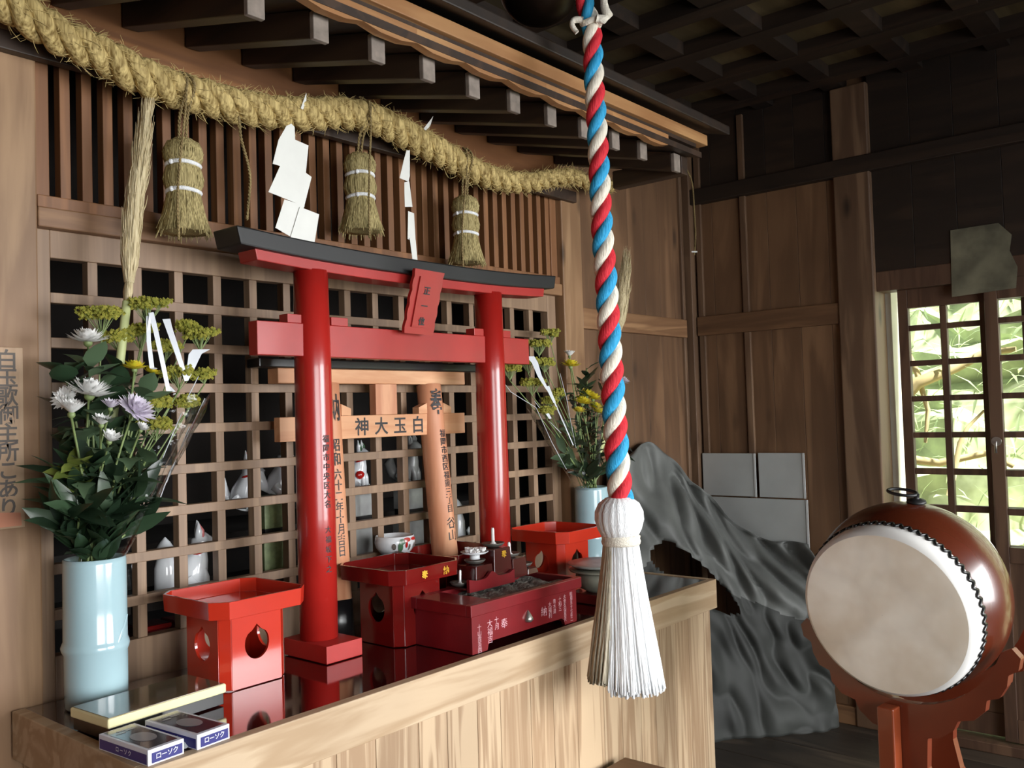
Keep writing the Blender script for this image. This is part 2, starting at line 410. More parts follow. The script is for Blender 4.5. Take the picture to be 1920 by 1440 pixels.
def tag(o, label=None, cat=None, group=None, kind=None):
    if label: o['label'] = label
    if cat: o['category'] = cat
    if group: o['group'] = group
    if kind: o['kind'] = kind
    return o


def thing(name, label, cat, loc, group=None):
    o = bpy.data.objects.new(name, None); col.objects.link(o); o.location = loc; o.empty_display_size = .05
    return tag(o, label, cat, group)


def struct(name, mb, mats, bevel=0, label=None, cat=None):
    o = mb.build(name, mats, None, bevel); o['kind'] = 'structure'
    return tag(o, label, cat)


def copy_tree(o, parent=None):
    c = o.copy(); col.objects.link(c)
    if parent: c.parent = parent
    for ch in list(o.children): copy_tree(ch, c)
    return c


def text(name, chars, fn, size, mat, parent, bold=.012, lead=1.0, vertical=True):
    """lettering laid on a surface: fn(x, y) gives the 3d point of a spot x right / y up of the first character's top centre"""
    mb = MB(); dg = None
    for i, ch in enumerate(chars):
        if ch in ' 　': continue
        cu = bpy.data.curves.new('glyph', 'FONT'); cu.body = ch; cu.size = 1; cu.offset = bold; cu.resolution_u = 3
        ob = bpy.data.objects.new('glyph', cu); col.objects.link(ob)
        bpy.context.view_layer.update(); dg = bpy.context.evaluated_depsgraph_get()
        me = bpy.data.meshes.new_from_object(ob.evaluated_get(dg))
        if len(me.vertices):
            xs = [v.co.x for v in me.vertices]; cx = (min(xs) + max(xs)) / 2
            ox, oy = (0, -(i + 1) * lead) if vertical else (i * lead, -1)
            mb.add([fn((v.co.x - cx + ox) * size, (v.co.y + .12 + oy) * size) for v in me.vertices], [list(p.vertices) for p in me.polygons])
        bpy.data.objects.remove(ob); bpy.data.curves.remove(cu); bpy.data.meshes.remove(me)
    return mb.build(name, mat, parent)


def flat(o, u, v):
    o, u, v = V(o), V(u).normalized(), V(v).normalized()
    return lambda x, y: o + u * x + v * y


# ------------------------------------------------------------------ the room
YW = 1.945; XR = 3.53; CEIL = 2.46; ZC = .68
mb = MB()
for i in range(30): mb.box((-2.2 + i * .2, -2.6, -.03), (-2.2 + (i + 1) * .2 - .003, YW + .02, 0))
struct('floor', mb, 'floor', .002)

mb = MB(); mb.box((-2.2, -4.8, CEIL + .05), (XR + .25, YW + .05, CEIL + .09), 0)  # slab runs on past the room, an unseen overhang added to block the sun
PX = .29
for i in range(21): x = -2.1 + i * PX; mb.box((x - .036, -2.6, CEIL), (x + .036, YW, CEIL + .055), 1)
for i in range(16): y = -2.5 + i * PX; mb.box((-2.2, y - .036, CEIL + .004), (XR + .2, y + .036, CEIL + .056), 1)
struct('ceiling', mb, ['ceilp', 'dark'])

# altar side wall: boards right of the lattice, and the header over it
mb = MB(); x = 2.70
while x < XR:
    w = min(.118, XR - x); mb.box((x, YW, 1.60), (x + w - .0012, YW + .03, CEIL + .06)); mb.box((x, YW, 0), (x + w - .0012, YW + .03, 1.56)); x += w
mb.box((2.6, YW + .031, 0), (XR + .03, YW + .05, CEIL + .06))
struct('wall_back', mb, 'wall', .001)
mb = MB(); mb.box((.60, 1.938, 2.022), (2.72, 1.99, 2.46)); mb.box((-2.2, 1.945, 0), (.66, 1.99, CEIL))
struct('wall_header', mb, 'beam', .003)
mb = MB(); mb.box((2.585, 1.922, 0), (2.702, 2.03, CEIL)); struct('trim_1', mb, 'post', .004)
mb = MB(); mb.box((2.702, 1.925, 1.538), (3.47, 1.95, 1.615)); struct('trim_2', mb, 'rail', .003)
mb = MB()
for xx in (2.845, 3.455): mb.box((xx, 1.932, .0), (xx + .022, 1.95, CEIL))
mb.box((3.485, 1.905, 0), (3.535, 1.95, CEIL)); struct('trim_3', mb, 'wallpost', .003)
mb = MB(); mb.box((.655, 1.93, 0), (.795, 2.05, CEIL)); struct('trim_4', mb, 'post', .004, 'wide pale wooden post left of the lattice screen', 'post')

# right wall, its posts, the doorway
mb = MB(); y = YW
while y > 1.29:
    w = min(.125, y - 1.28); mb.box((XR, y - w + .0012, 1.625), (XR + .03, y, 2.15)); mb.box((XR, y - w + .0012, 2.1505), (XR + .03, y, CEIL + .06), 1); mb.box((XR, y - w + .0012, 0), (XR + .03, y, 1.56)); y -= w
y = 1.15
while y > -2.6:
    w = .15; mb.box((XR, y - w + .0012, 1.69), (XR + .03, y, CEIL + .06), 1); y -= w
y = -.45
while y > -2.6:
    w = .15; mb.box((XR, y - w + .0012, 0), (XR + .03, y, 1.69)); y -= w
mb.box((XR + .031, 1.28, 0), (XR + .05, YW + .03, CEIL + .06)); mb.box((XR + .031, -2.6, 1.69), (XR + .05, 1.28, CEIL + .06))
struct('wall_right', mb, ['wall', 'dark'], .001)  # upper boards in the darker wood, the dimness up there put into the colour
mb = MB(); mb.box((XR - .028, 1.145, 0), (XR + .10, 1.283, CEIL)); struct('trim_5', mb, 'wallpost', .005)
mb = MB(); mb.box((XR - .02, 1.283, 1.545), (XR + .01, 1.90, 1.627)); struct('trim_6', mb, 'wallrail', .003)
mb = MB()
for yy in (1.868, 1.66): mb.box((XR - .014, yy, 0.6), (XR + .004, yy + .026, 1.545)); mb.box((XR - .014, yy, 1.627), (XR + .004, yy + .026, CEIL))
struct('trim_7', mb, 'wallpost', .002)
mb = MB(); mb.box((XR - .035, -2.6, 2.114), (XR + .02, YW, 2.18)); struct('trim_8', mb, 'dark', .004)
mb = MB(); mb.box((XR - .002, -.6, 1.655), (XR + .09, 1.145, 1.73)); struct('trim_9', mb, 'doorwood', .003)
mb = MB(); mb.box((XR - .03, -.6, 0), (XR + .09, 1.145, .035)); struct('trim_10', mb, 'doorwood', .003)
mb = MB(); mb.box((XR + .1, 1.125, 0), (XR + .30, 1.20, 1.78)); struct('trim_11', mb, 'jamb', .003)
mb = MB(); mb.box((XR - .02, 1.283, 0), (XR + .005, 1.9, .07)); struct('baseboard_right', mb, 'wallrail', .003)
mb = MB(); mb.box((-2.25, -2.6, 0), (-2.2, YW, CEIL)); struct('wall_left', mb, 'wall')


def door(name, X, y0, holes, bw, stile, n):
    """sliding door: stile, n columns of panes, 7 rows of openings over a board"""
    zt = [1.585, 1.499, 1.366, 1.233, 1.097, .961, .826]; zb = [1.520, 1.387, 1.254, 1.118, .984, .850, .715]
    y1 = y0 - 2 * stile - n * holes - (n - 1) * bw; th = .028
    mb = MB(); mb.box((X, y0 - stile, .04), (X + th, y0, 1.672)); mb.box((X, y1, .04), (X + th, y1 + stile, 1.672))
    a, b = y1 + stile, y0 - stile
    mb.box((X, a, 1.585), (X + th, b, 1.672))
    for i in range(6): mb.box((X + .003, a, zt[i + 1]), (X + th - .003, b, zb[i]))
    mb.box((X, a, .66), (X + th, b, .715)); mb.box((X, a, .04), (X + th, b, .12))
    y = y0 - stile
    for i in range(n - 1):
        y -= holes; mb.box((X + .002, y - bw, .715), (X + th - .002, y, 1.585)); y -= bw
    o = struct(name, mb, 'doorwood', .002)
    mb = MB(); mb.box((X + .008, a, .12), (X + .02, b, .66)); mb.build('panel', 'doorwood', o)
    return o


d1 = door('door_1', XR + .045, 1.085, .1105, .0235, .036, 4)
d2 = door('door_2', XR + .005, .778, .1105, .0235, .042, 5)
mb = MB(); mb.tube([(XR - .003, .757, 1.085), (XR - .012, .757, 1.085)], .016, 14); mb.tube([(XR - .012, .757, 1.085), (XR - .022, .757, 1.07), (XR - .02, .757, 1.045)], .004, 8)
mb.build('handle', 'brass', d2)
o = MB().box((XR + .12, -6, -.12), (9, 7, -.06)); struct('ground', o, 'ground')

# inside of the sanctuary behind the lattice
mb = MB()
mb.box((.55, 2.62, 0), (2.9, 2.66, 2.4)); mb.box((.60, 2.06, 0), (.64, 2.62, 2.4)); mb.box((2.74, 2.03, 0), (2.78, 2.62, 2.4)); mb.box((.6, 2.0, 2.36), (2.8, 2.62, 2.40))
struct('wall_sanctuary', mb, 'innershade')

# ------------------------------------------------------------------ lattice screen and transom
t = thing('lattice_screen', 'large wooden grid lattice screen closing the wall behind the altar', 'lattice', (1.68, 1.96, ZC))
mb = MB(); y0, y1 = 1.952, 1.985
mb.box((.797, y0, ZC - .02), (.828, y1, 1.648)); mb.box((2.525, y0, ZC - .02), (2.572, y1, 1.648))
mb.box((.828, y0, 1.589), (2.525, y1, 1.648)); mb.box((.828, y0, ZC - .02), (2.525, y1, .760))
mb.build('frame', 'lattice', t, .002)
mb = MB(); n = 17; p = (2.525 - .828 + .022) / n
for i in range(1, n): x = .828 + i * p - .022; mb.box((x, y0 + .003, .76), (x + .022, y1 - .004, 1.589))
for i in range(1, 9): z = 1.589 - i * .0946 + .022; mb.box((.828, y0 + .0015, z - .022), (2.525, y1 - .006, z))
mb.build('grid_bars', 'lattice', t, .0015)

t = thing('transom', 'vertical slatted transom above the lattice screen', 'transom', (1.68, 1.96, 1.69))
mb = MB(); mb.box((.797, 1.935, 1.690), (2.583, 1.985, 1.716)); mb.box((.797, 1.945, 1.716), (.826, 1.985, 2.022)); mb.box((2.548, 1.945, 1.716), (2.583, 1.985, 2.022)); mb.box((.797, 1.945, 2.018), (2.583, 1.985, 2.03))
mb.build('frame', 'slat', t, .002)
mb = MB(); n = 37; p = (2.548 - .826) / n
for i in range(1, n + 1): x = .826 + i * p; mb.box((x - .022, 1.95, 1.716), (x, 1.978, 2.02))
mb.build('slats', 'slat', t, .0015)
mb = MB(); mb.box((.795, 1.928, 1.648), (2.585, 1.985, 1.690)); struct('trim_12', mb, 'rail', .003)

# ------------------------------------------------------------------ eave over the altar
t = thing('altar_eave', 'little roof eave over the altar with pale edge boards and dark rafters', 'eave', (1.68, 1.93, 2.03))
SL = .25
def ez(y): return 2.03 + (y - 1.45) * SL
mb = MB(); mb.hexa([(.3, 1.40, ez(1.40) + .032), (2.66, 1.40, ez(1.40) + .032), (2.66, 1.930, ez(1.930) + .032), (.3, 1.930, ez(1.930) + .032),
                    (.3, 1.40, ez(1.40) + .05), (2.66, 1.40, ez(1.40) + .05), (2.66, 1.930, ez(1.930) + .05), (.3, 1.930, ez(1.930) + .05)])
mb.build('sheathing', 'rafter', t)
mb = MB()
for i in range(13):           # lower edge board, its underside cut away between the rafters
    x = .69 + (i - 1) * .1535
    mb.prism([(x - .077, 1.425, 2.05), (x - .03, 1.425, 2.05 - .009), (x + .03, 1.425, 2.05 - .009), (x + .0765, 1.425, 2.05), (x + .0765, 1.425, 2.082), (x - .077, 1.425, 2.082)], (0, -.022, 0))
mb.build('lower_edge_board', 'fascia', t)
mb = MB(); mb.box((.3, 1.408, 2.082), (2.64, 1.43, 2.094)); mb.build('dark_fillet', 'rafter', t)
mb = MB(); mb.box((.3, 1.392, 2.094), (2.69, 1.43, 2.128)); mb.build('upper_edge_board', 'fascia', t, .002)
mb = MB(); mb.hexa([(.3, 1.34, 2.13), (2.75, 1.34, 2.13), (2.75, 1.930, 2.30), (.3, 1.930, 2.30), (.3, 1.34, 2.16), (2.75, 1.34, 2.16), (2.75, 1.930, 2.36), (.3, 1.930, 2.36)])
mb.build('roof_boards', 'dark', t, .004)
for k in range(1, 13):
    x = .69 + k * .1535 + .003
    if k == 12: x = 2.585
    mb = MB(); a, b = 1.462, 1.930
    mb.hexa([(x - .019, a, ez(a) - .03), (x + .019, a, ez(a) - .03), (x + .019, b, ez(b) - .03), (x - .019, b, ez(b) - .03), (x - .019, a, ez(a) + .03), (x + .019, a, ez(a) + .03), (x + .019, b, ez(b) + .03), (x - .019, b, ez(b) + .03)])
    r = mb.build('rafter', 'rafter', t, .002)
    mb = MB(); mb.box((x - .0195, 1.448, ez(1.45) - .03), (x + .0195, 1.4615, ez(1.45) + .028)); mb.build('rafter_end', 'rafterend', r, .002)
mb = MB(); mb.box((2.615, 1.45, 2.0), (2.655, 1.72, 2.06)); mb.box((.3, 1.905, 1.99), (2.66, 1.93, 2.03)); mb.build('bearer', 'rafter', t, .003)

# ------------------------------------------------------------------ counter
t = thing('altar_counter', 'pale cedar altar counter with dark lacquered top', 'altar counter', (1.7, 1.67, 0))
X0, X1, Y0, Y1 = .73, 2.669, 1.41, 1.921
mb = MB(); mb.box((X0 + .025, Y0 + .025, ZC - .02), (X1 - .02, Y1, ZC - .002)); mb.build('lacquer_top', 'lacq', t)
mb = MB(); mb.box((X0, Y0, .588), (X1, Y0 + .025, ZC)); mb.build('front_rail', 'cedar_h', t, .002)
mb = MB(); mb.box((X0, Y0 + .0255, .588), (X0 + .025, Y1, ZC)); mb.build('side_rail', 'cedar_h', t, .002)
mb = MB(); mb.box((X1 - .02, Y0 + .0255, .588), (X1, Y1, ZC)); mb.build('side_rail', 'cedar_h', t, .002)
mb = MB(); x = X0 + .02; i = 0
while x < X1 - .03:
    w = min([.098, .08, .112, .09, .1, .12, .086][i % 7], X1 - .024 - x); mb.box((x, Y0 + .014, 0), (x + w - .0015, Y0 + .026, .588)); x += w; i += 1
mb.build('front_boards', 'cedar_v', t, .001)
for xx in (X0 + .02, X1 - .036):
    mb = MB(); y = Y0 + .027
    while y < Y1 - .02: mb.box((xx, y, 0), (xx + .012, min(y + .1, Y1) - .0015, .588)); y += .1
    mb.build('end_boards', 'cedar_v', t, .001)

# ------------------------------------------------------------------ red torii
TY = 1.752
t = thing('red_torii', 'red painted torii gate with black top beam standing on the altar', 'torii', (1.665, TY, ZC))
for k, (xb, xt) in enumerate(((1.346, 1.352), (1.984, 1.986))):
    mb = MB(); n = 28
    mb.lathe([(.0445, .72), (.0455, 1.0), (.0435, 1.35), (.0405, 1.588)], n, (xb, TY, 0)); c = mb.build('column', 'red', t)
    bx = xb + .003
    mb = MB(); mb.box((bx - .052, TY - .09, ZC), (bx + .052, TY + .07, .7195)); mb.build('plinth', 'redm', t, .0015)
    if k == 0:
        th0 = math.atan2(-.64, .25)
        def wrap(x, y, cx=xb): a = -1.60 + x / .046; return V((cx + cos(a) * .0462, TY + sin(a) * .0462, 1.20 + y))
        text('lettering', '福岡市中央区大名', wrap, .019, 'ink', c, lead=1.15)
        text('lettering', '大福坂下之', lambda x, y: wrap(x, y - .21), .017, 'ink', c, lead=1.35)
def beam(mb, x0, x1, ylo, yhi, zc, rise, h, mi=0, n=24, slant=0):
    """beam that curves up toward its ends"""
    a = []
    for i in range(n + 1):
        u = i / n * 2 - 1; zz = zc + rise * abs(u) ** 2.6
        a.append((x0 + (x1 - x0) * i / n, zz))
    b = len(mb.v); vs = []
    for i, (x, z) in enumerate(a):
        sl = slant * (-1 if i == 0 else 1 if i == n else 0)
        vs += [V((x, ylo, z)), V((x + sl, ylo, z + h)), V((x + sl, yhi, z + h)), V((x, yhi, z))]
    fs = [(i * 4 + j, (i + 1) * 4 + j, (i + 1) * 4 + (j + 1) % 4, i * 4 + (j + 1) % 4) for i in range(n) for j in range(4)]
    fs += [(0, 1, 2, 3), (n * 4 + 3, n * 4 + 2, n * 4 + 1, n * 4)]
    mb.add(vs, fs, mi)
mb = MB(); beam(mb, 1.175, 2.205, TY - .034, TY + .034, 1.580, .012, .028, slant=.006); mb.build('lower_lintel', 'redm', t, .002)
mb = MB(); beam(mb, 1.125, 2.245, TY - .048, TY + .048, 1.603, .016, .041, slant=.010); mb.build('top_beam', 'black', t, .004)
mb = MB(); mb.box((1.182, TY - .017, 1.382), (2.146, TY + .017, 1.459)); mb.build('tie_beam', 'redm', t, .0015)
for xa, xb in ((1.265, 1.304), (1.392, 1.443), (1.902, 1.942), (2.028, 2.062)):
    mb = MB(); mb.box((xa, TY - .0165, 1.4592), (xb, TY + .0165, 1.4795)); mb.build('wedge', 'redm', t, .001)
# name plaque, tilted forward, scalloped frame
pl = t
o0 = V((1.648, TY - .052, 1.447)); up = V((.018, -.03, .16)).normalized(); rt = V((1, 0, -.02)).normalized(); nn = rt.cross(up)
if nn.y > 0: nn = -nn
mb = MB(); H = .168; prof = []
for i in range(25):
    z = i / 24; wv = .050 + .0035 * abs(sin(z * 4.5 * PI)); prof.append((wv, z * H))
pts = [o0 + rt * a + up * b for a, b in prof] + [o0 - rt * a + up * b for a, b in reversed(prof)]
mb.prism(pts, -nn * .010); pq = mb.build('plaque', 'redm', t)
mb = MB(); mb.obox(o0 + up * (H / 2) + nn * .002, rt * .034, up * (H / 2 - .018), nn * .0032); mb.build('plaque_field', 'redm', pq)
text('lettering', '正一位', flat(o0 + up * (H - .024) + nn * .0068 - rt * .004, rt, up), .023, 'ink', pq, bold=.03, lead=1.75)

# ------------------------------------------------------------------ natural wood torii leaning on the lattice
t = thing('wooden_torii', 'smaller natural wood torii gate leaning on the lattice behind the red one', 'torii', (1.68, 1.86, ZC))
def ly(z): return 1.838 + (z - ZC) * .105
for k, (xb, xt) in enumerate(((1.474, 1.503), (1.878, 1.882))):
    b0 = V((xb, ly(ZC), ZC)); tp = V((xt, ly(1.325), 1.325)); ax = (tp - b0)
    f = lambda z: b0 + ax * ((z - ZC) / (1.325 - ZC))
    mb = MB(); mb.tube([f(.775), f(1.0), f(1.2), f(1.325)], [.038, .037, .036, .036], 24); c = mb.build('column', 'hinoki_v', t)
    mb = MB(); mb.tube([f(ZC + .001), f(.775)], [.0395, .0395], 24); mb.build('black_foot', 'blackg', t)
    def wrap2(x, y, sh=0.0, z0=1.3):
        p = f(z0 + y); a = (-2.12 if k == 0 else -1.92) + sh + x / .037
        return p + V((cos(a) * .0382, sin(a) * .0382 - .0, 0))
    if k == 1:
        text('lettering', '奉', lambda x, y: wrap2(x * .62, y * 1.15, .16, 1.315), .068, 'ink', c, bold=.02)
        text('lettering', '福岡市西区福重三丁目', lambda x, y: wrap2(x, y, .40, 1.195), .024, 'ink', c, lead=1.0)
        text('lettering', '谷山', lambda x, y: wrap2(x, y, .38, .945), .034, 'ink', c, lead=1.05)
    else:
        text('lettering', '納', lambda x, y: wrap2(x * .6, y * 1.15, .42, 1.30), .064, 'ink', c, bold=.02)
        text('lettering', '昭和', lambda x, y: wrap2(x * .75, y, .40, 1.185), .036, 'ink', c)
        text('lettering', '六十二年十月吉日', lambda x, y: wrap2(x * .8, y, .44, 1.105), .029, 'ink', c, lead=.95)
yy = ly(1.345)
mb = MB(); mb.box((1.342, yy - .022, 1.326), (2.018, yy + .022, 1.364)); mb.build('lower_lintel', 'hinoki', t, .002)
mb = MB(); mb.box((1.285, yy - .028, 1.3645), (2.085, yy + .026, 1.388)); mb.build('top_beam', 'blackg', t, .003)
yn = ly(1.21)
mb = MB(); mb.box((1.341, yn - .012, 1.180), (2.008, yn + .012, 1.241)); nk = mb.build('tie_beam', 'hinoki', t, .0015)
for a, b, s in ((1.43, 1.462, 0), (1.534, 1.566, 1), (1.815, 1.848, 0), (1.915, 1.948, 1)):
    mb = MB(); za, zb = (.02, .034) if s == 0 else (.034, .02)
    mb.prism([(a, yn - .014, 1.2415), (b, yn - .014, 1.2415), (b, yn - .014, 1.2415 + (.030 if s == 0 else .018)), (a, yn - .014, 1.2415 + (.018 if s == 0 else .030))], (0, .026, 0)); mb.build('wedge', 'hinoki', t)
mb = MB(); mb.box((1.652, yn - .016, 1.2415), (1.730, yn + .01, 1.3255)); mb.build('strut', 'hinoki_v', t, .001)
text('lettering', '神大玉白', flat((1.603, yn - .0128, 1.236), (1, 0, 0), (0, 0, 1)), .050, 'ink', nk, bold=.018, vertical=False, lead=1.39)

# ------------------------------------------------------------------ offering stands
def stand(cx, cy, label, mat, lettering=None, ztop=.87):
    t = thing('offering_stand', label, 'offering stand', (cx, cy, ZC), None)
    W = .118; ch = .03; lip = .036
    def octo(w, c): return [(-w + c, -w), (w - c, -w), (w, -w + c), (w, w - c), (w - c, w), (-w + c, w), (-w, w - c), (-w, -w + c)]
    # tray: ring of eight boards and a floor
    o = octo(W, ch); i_ = octo(W - .006, ch - .003); mb = MB(); n = 8; z0, z1 = ztop - lip, ztop
    vs = []
    for (a, b) in o: vs += [(cx + a * .985, cy + b * .985, z0)]
    for (a, b) in o: vs += [(cx + a, cy + b, z1)]
    for (a, b) in i_: vs += [(cx + a, cy + b, z1)]
    for (a, b) in i_: vs += [(cx + a * .985, cy + b * .985, z0 + .006)]
    fs = []
    for j in range(n):
        k = (j + 1) % n
        fs += [(j, k, n + k, n + j), (n + j, n + k, 2 * n + k, 2 * n + j), (2 * n + j, 2 * n + k, 3 * n + k, 3 * n + j)]
    fs += [tuple(reversed(range(n))), tuple(range(3 * n, 4 * n))]
    mb.add(vs, fs); tr = mb.build('tray', mat, t, .001)
    # body: four boards with a jewel-shaped hole, narrow corner boards between
    w = .080; c = .020; h = z0 - ZC - .0005; hole = []
    for q in range(36):
        a = 2 * PI * q / 36 - PI / 2; da = (a - PI / 2 + PI) % (2 * PI) - PI; r = .031 * (1 + .22 * math.exp(-(da / .16) ** 2) - .07 * math.exp(-((abs(da) - .5) / .22) ** 2)); x = r * cos(a) * .96; y = r * sin(a) * 1.06
        hole.append((w - c + x, h * .56 + y))
    mb = MB(); L = 2 * (w - c); hc = (w - c, h * .56)
    for (ox, oy, ux, uy) in ((-w + c, -w, 1, 0), (w, -w + c, 0, 1), (w - c, w, -1, 0), (-w, w - c, 0, -1)):
        nx, ny = uy, -ux
        mb.hole_panel((cx + ox, cy + oy, ZC), (ux, uy, 0), (0, 0, 1), L, h, hc, hole, (-nx * .006, -ny * .006, 0))
    mb.build('body', mat, t)
    for (a, b) in (((-w + c, -w), (-w, -w + c)), ((w, -w + c), (w - c, -w)), ((w - c, w), (w, w - c)), ((-w, w - c), (-w + c, w))):
        p, q = V((cx + a[0], cy + a[1], ZC)), V((cx + b[0], cy + b[1], ZC)); e = (p - q).normalized() * .0002
        inn = (V((cx, cy, ZC)) - (p + q) / 2).normalized() * .006
        mb = MB(); mb.hexa([p - e, q + e, q + e + inn, p - e + inn, p - e + V((0, 0, h)), q + e + V((0, 0, h)), q + e + inn + V((0, 0, h)), p - e + inn + V((0, 0, h))])
        mb.build('corner_board', mat, t, .002)
    if lettering:
        for ch_, x in lettering:
            text('lettering', ch_, flat((cx + x, cy - W - .0012, z1 - .008), (1, 0, 0), (0, .06, 1)), .021, 'gold', tr, bold=.025)
    return t
stand(1.12, 1.748, 'bright red octagonal offering stand between left vase and red torii', 'sanred')
stand(1.567, 1.708, 'dark red offering stand with porcelain bowl on its tray and gold lettering', 'sandark', (('奉', -.028), ('納', .045)))
stand(1.815, 1.772, 'dark red offering stand half hidden behind the candle steps', 'sandark', (('納', .06),), .866)
stand(2.30, 1.772, 'bright red offering stand beside the right vase', 'sanred')

# bowl on the second stand
c = onZ(741, 1044, .842)
t = thing('porcelain_bowl', 'white porcelain bowl painted with red and green on dark red stand', 'bowl', c)
mb = MB(); mb.lathe([(.0, 0), (.026, 0), (.027, .005), (.040, .010), (.054, .028), (.057, .043), (.054, .060), (.052, .061), (.053, .044), (.048, .026), (.03, .012), (0, .010)], 40, c); b = mb.build('bowl', 'porcelain', t)
mb = MB()
def onbowl(a, h, e=.0012): r = .0405 + (h - .010) * .78 if h < .028 else .0545 + .003 * sin((h - .028) / .03 * PI); return c + V((cos(a) * (r + e), sin(a) * (r + e), h))
def blob(a0, a1, h0, h1, mi, n=7):
    vs = []; 
    for i in range(n + 1):
        for j in range(n + 1):
            u, v_ = i / n * 2 - 1, j / n * 2 - 1; k = max(abs(u), abs(v_)) / max(1e-6, math.hypot(u, v_)); u *= k; v_ *= k
            vs.append(onbowl((a0 + a1) / 2 + u * (a1 - a0) / 2, (h0 + h1) / 2 + v_ * (h1 - h0) / 2))
    mb.add(vs, [(i * (n + 1) + j, (i + 1) * (n + 1) + j, (i + 1) * (n + 1) + j + 1, i * (n + 1) + j + 1) for i in range(n) for j in range(n)], mi, True)
A = -2.2
for (a, b_, h0, h1, mi) in ((.05, .3, .018, .048, 1), (.12, .42, .04, .056, 1), (.3, .75, .046, .058, 0), (.42, .56, .03, .05, 0), (.8, 1.25, .048, .057, 0), (.62, .74, .022, .04, 2), (.98, 1.08, .02, .042, 2), (-.25, -.05, .026, .044, 2), (1.3, 1.5, .03, .05, 0)):
    blob(A + a, A + b_, h0, h1, mi)
mb.build('painted_pattern', ['redg', 'greeng', 'inkgrey'], b)

# ------------------------------------------------------------------ incense box with candle steps
t = thing('incense_box', 'wine red incense box full of ash with white lettering', 'incense box', (1.745, 1.53, ZC))
bx0, bx1, by0, by1 = 1.541, 1.948, 1.441, 1.628
mb = MB(); zb = .768
pts = [(bx0, ZC), (bx0 + .052, ZC), (bx0 + .056, ZC + .013), (bx0 + .066, ZC + .019), (bx1 - .066, ZC + .019), (bx1 - .056, ZC + .013), (bx1 - .052, ZC), (bx1, ZC), (bx1, zb), (bx0, zb)]
mb.prism([(a, by0, z) for a, z in pts], (0, .01, 0)); mb.prism([(a, by1 - .01, z) for a, z in pts], (0, .01, 0))
mb.box((bx0, by0 + .0101, ZC), (bx0 + .01, by1 - .0101, zb)); mb.box((bx1 - .01, by0 + .0101, ZC), (bx1, by1 - .0101, zb)); mb.box((bx0 + .01, by0 + .01, .715), (bx1 - .01, by1 - .01, .76))
fb = mb.build('body', 'burn', t)
mb = MB(); l0, l1, m0, m1 = 1.528, 1.960, 1.430, 1.640; lw = .016
mb.box((l0, m0, zb), (l1, m0 + lw, .7955)); mb.box((l0, m1 - .03, zb), (l1, m1, .7955)); mb.box((l0, m0 + lw, zb), (l0 + .085, m1 - .03, .7955)); mb.box((l1 - lw, m0 + lw, zb), (l1, m1 - .03, .7955))
mb.build('rim', 'burn', t, .002)
mb = MB(); gx, gy = 26, 10
for i in range(gx + 1):
    for j in range(gy + 1):
        x = l0 + .086 + (l1 - lw - l0 - .086) * i / gx; y = m0 + lw + (m1 - .03 - m0 - lw) * j / gy
        mb.v.append(V((x, y, .781 + .006 * sin(i * 1.3) * sin(j * .9) + rnd.uniform(-.002, .003))))
for i in range(gx):
    for j in range(gy): a = i * (gy + 1) + j; mb.f.append([a, a + gy + 1, a + gy + 2, a + 1]); mb.m.append(0); mb.sm.append(True)
mb.build('ash_bed', 'ash', t)
# wavy back board, then the candle steps at the rear
mb = MB(); pts = [(1.66, .79)]
for i in range(31):
    u = i / 30; pts.append((1.66 + u * .175, .816 + .016 * math.exp(-((u - .5) / .09) ** 2) + .006 * math.exp(-((u - .0) / .1) ** 2) + .008 * math.exp(-((u - 1) / .08) ** 2)))
pts.append((1.835, .79)); mb.prism([(a, 1.556, z) for a, z in pts], (0, .009, 0)); mb.build('wavy_back_board', 'burn', t)
mb = MB(); ys0, ys1 = 1.568, 1.638
for a, b, h in ((1.655, 1.695, .800), (1.698, 1.768, .848), (1.7685, 1.842, .882), (1.8425, 1.905, .846), (1.9055, 1.952, .812)):
    mb.hexa([(a, ys0, .7957), (b, ys0, .7957), (b, ys1, .7957), (a, ys1, .7957), (a + .004, ys0 + .003, h), (b - .004, ys0 + .003, h), (b - .004, ys1 - .003, h), (a + .004, ys1 - .003, h)])
st = mb.build('candle_steps', 'stepm', t, .002)
text('lettering', '奉', flat((1.81, ys0 - .001 + .002, .876), (1, 0, 0), (0, .06, 1)), .020, 'gold', st, bold=.025)
mb = MB(); mb.lathe([(0, .0), (.008, .001), (.013, .006), (.012, .012), (.006, .022), (0, .031)], 20, (1.745, by0 - .001, .716), (0, 0, 1)); mb.build('silver_jewel_boss', 'brass', t)
for x, s, z, sz in ((1.925, '昭和五十七年二', .760, .0118), (1.897, '大金久保吾夫', .758, .0125), (1.876, '十和三', .756, .0135), (1.853, '青木道', .754, .0135), (1.834, '大福利', .750, .0150), (1.809, '納', .742, .026), (1.655, '奉', .742, .026), (1.627, '十月', .752, .017), (1.603, '大福吉', .749, .020), (1.566, '十山貴吾四', .745, .0145)):
    text('lettering', s, flat((x, by0 - .0006, z), (1, 0, 0), (0, 0, 1)), sz, 'whitep', fb, bold=-.01, lead=.92)

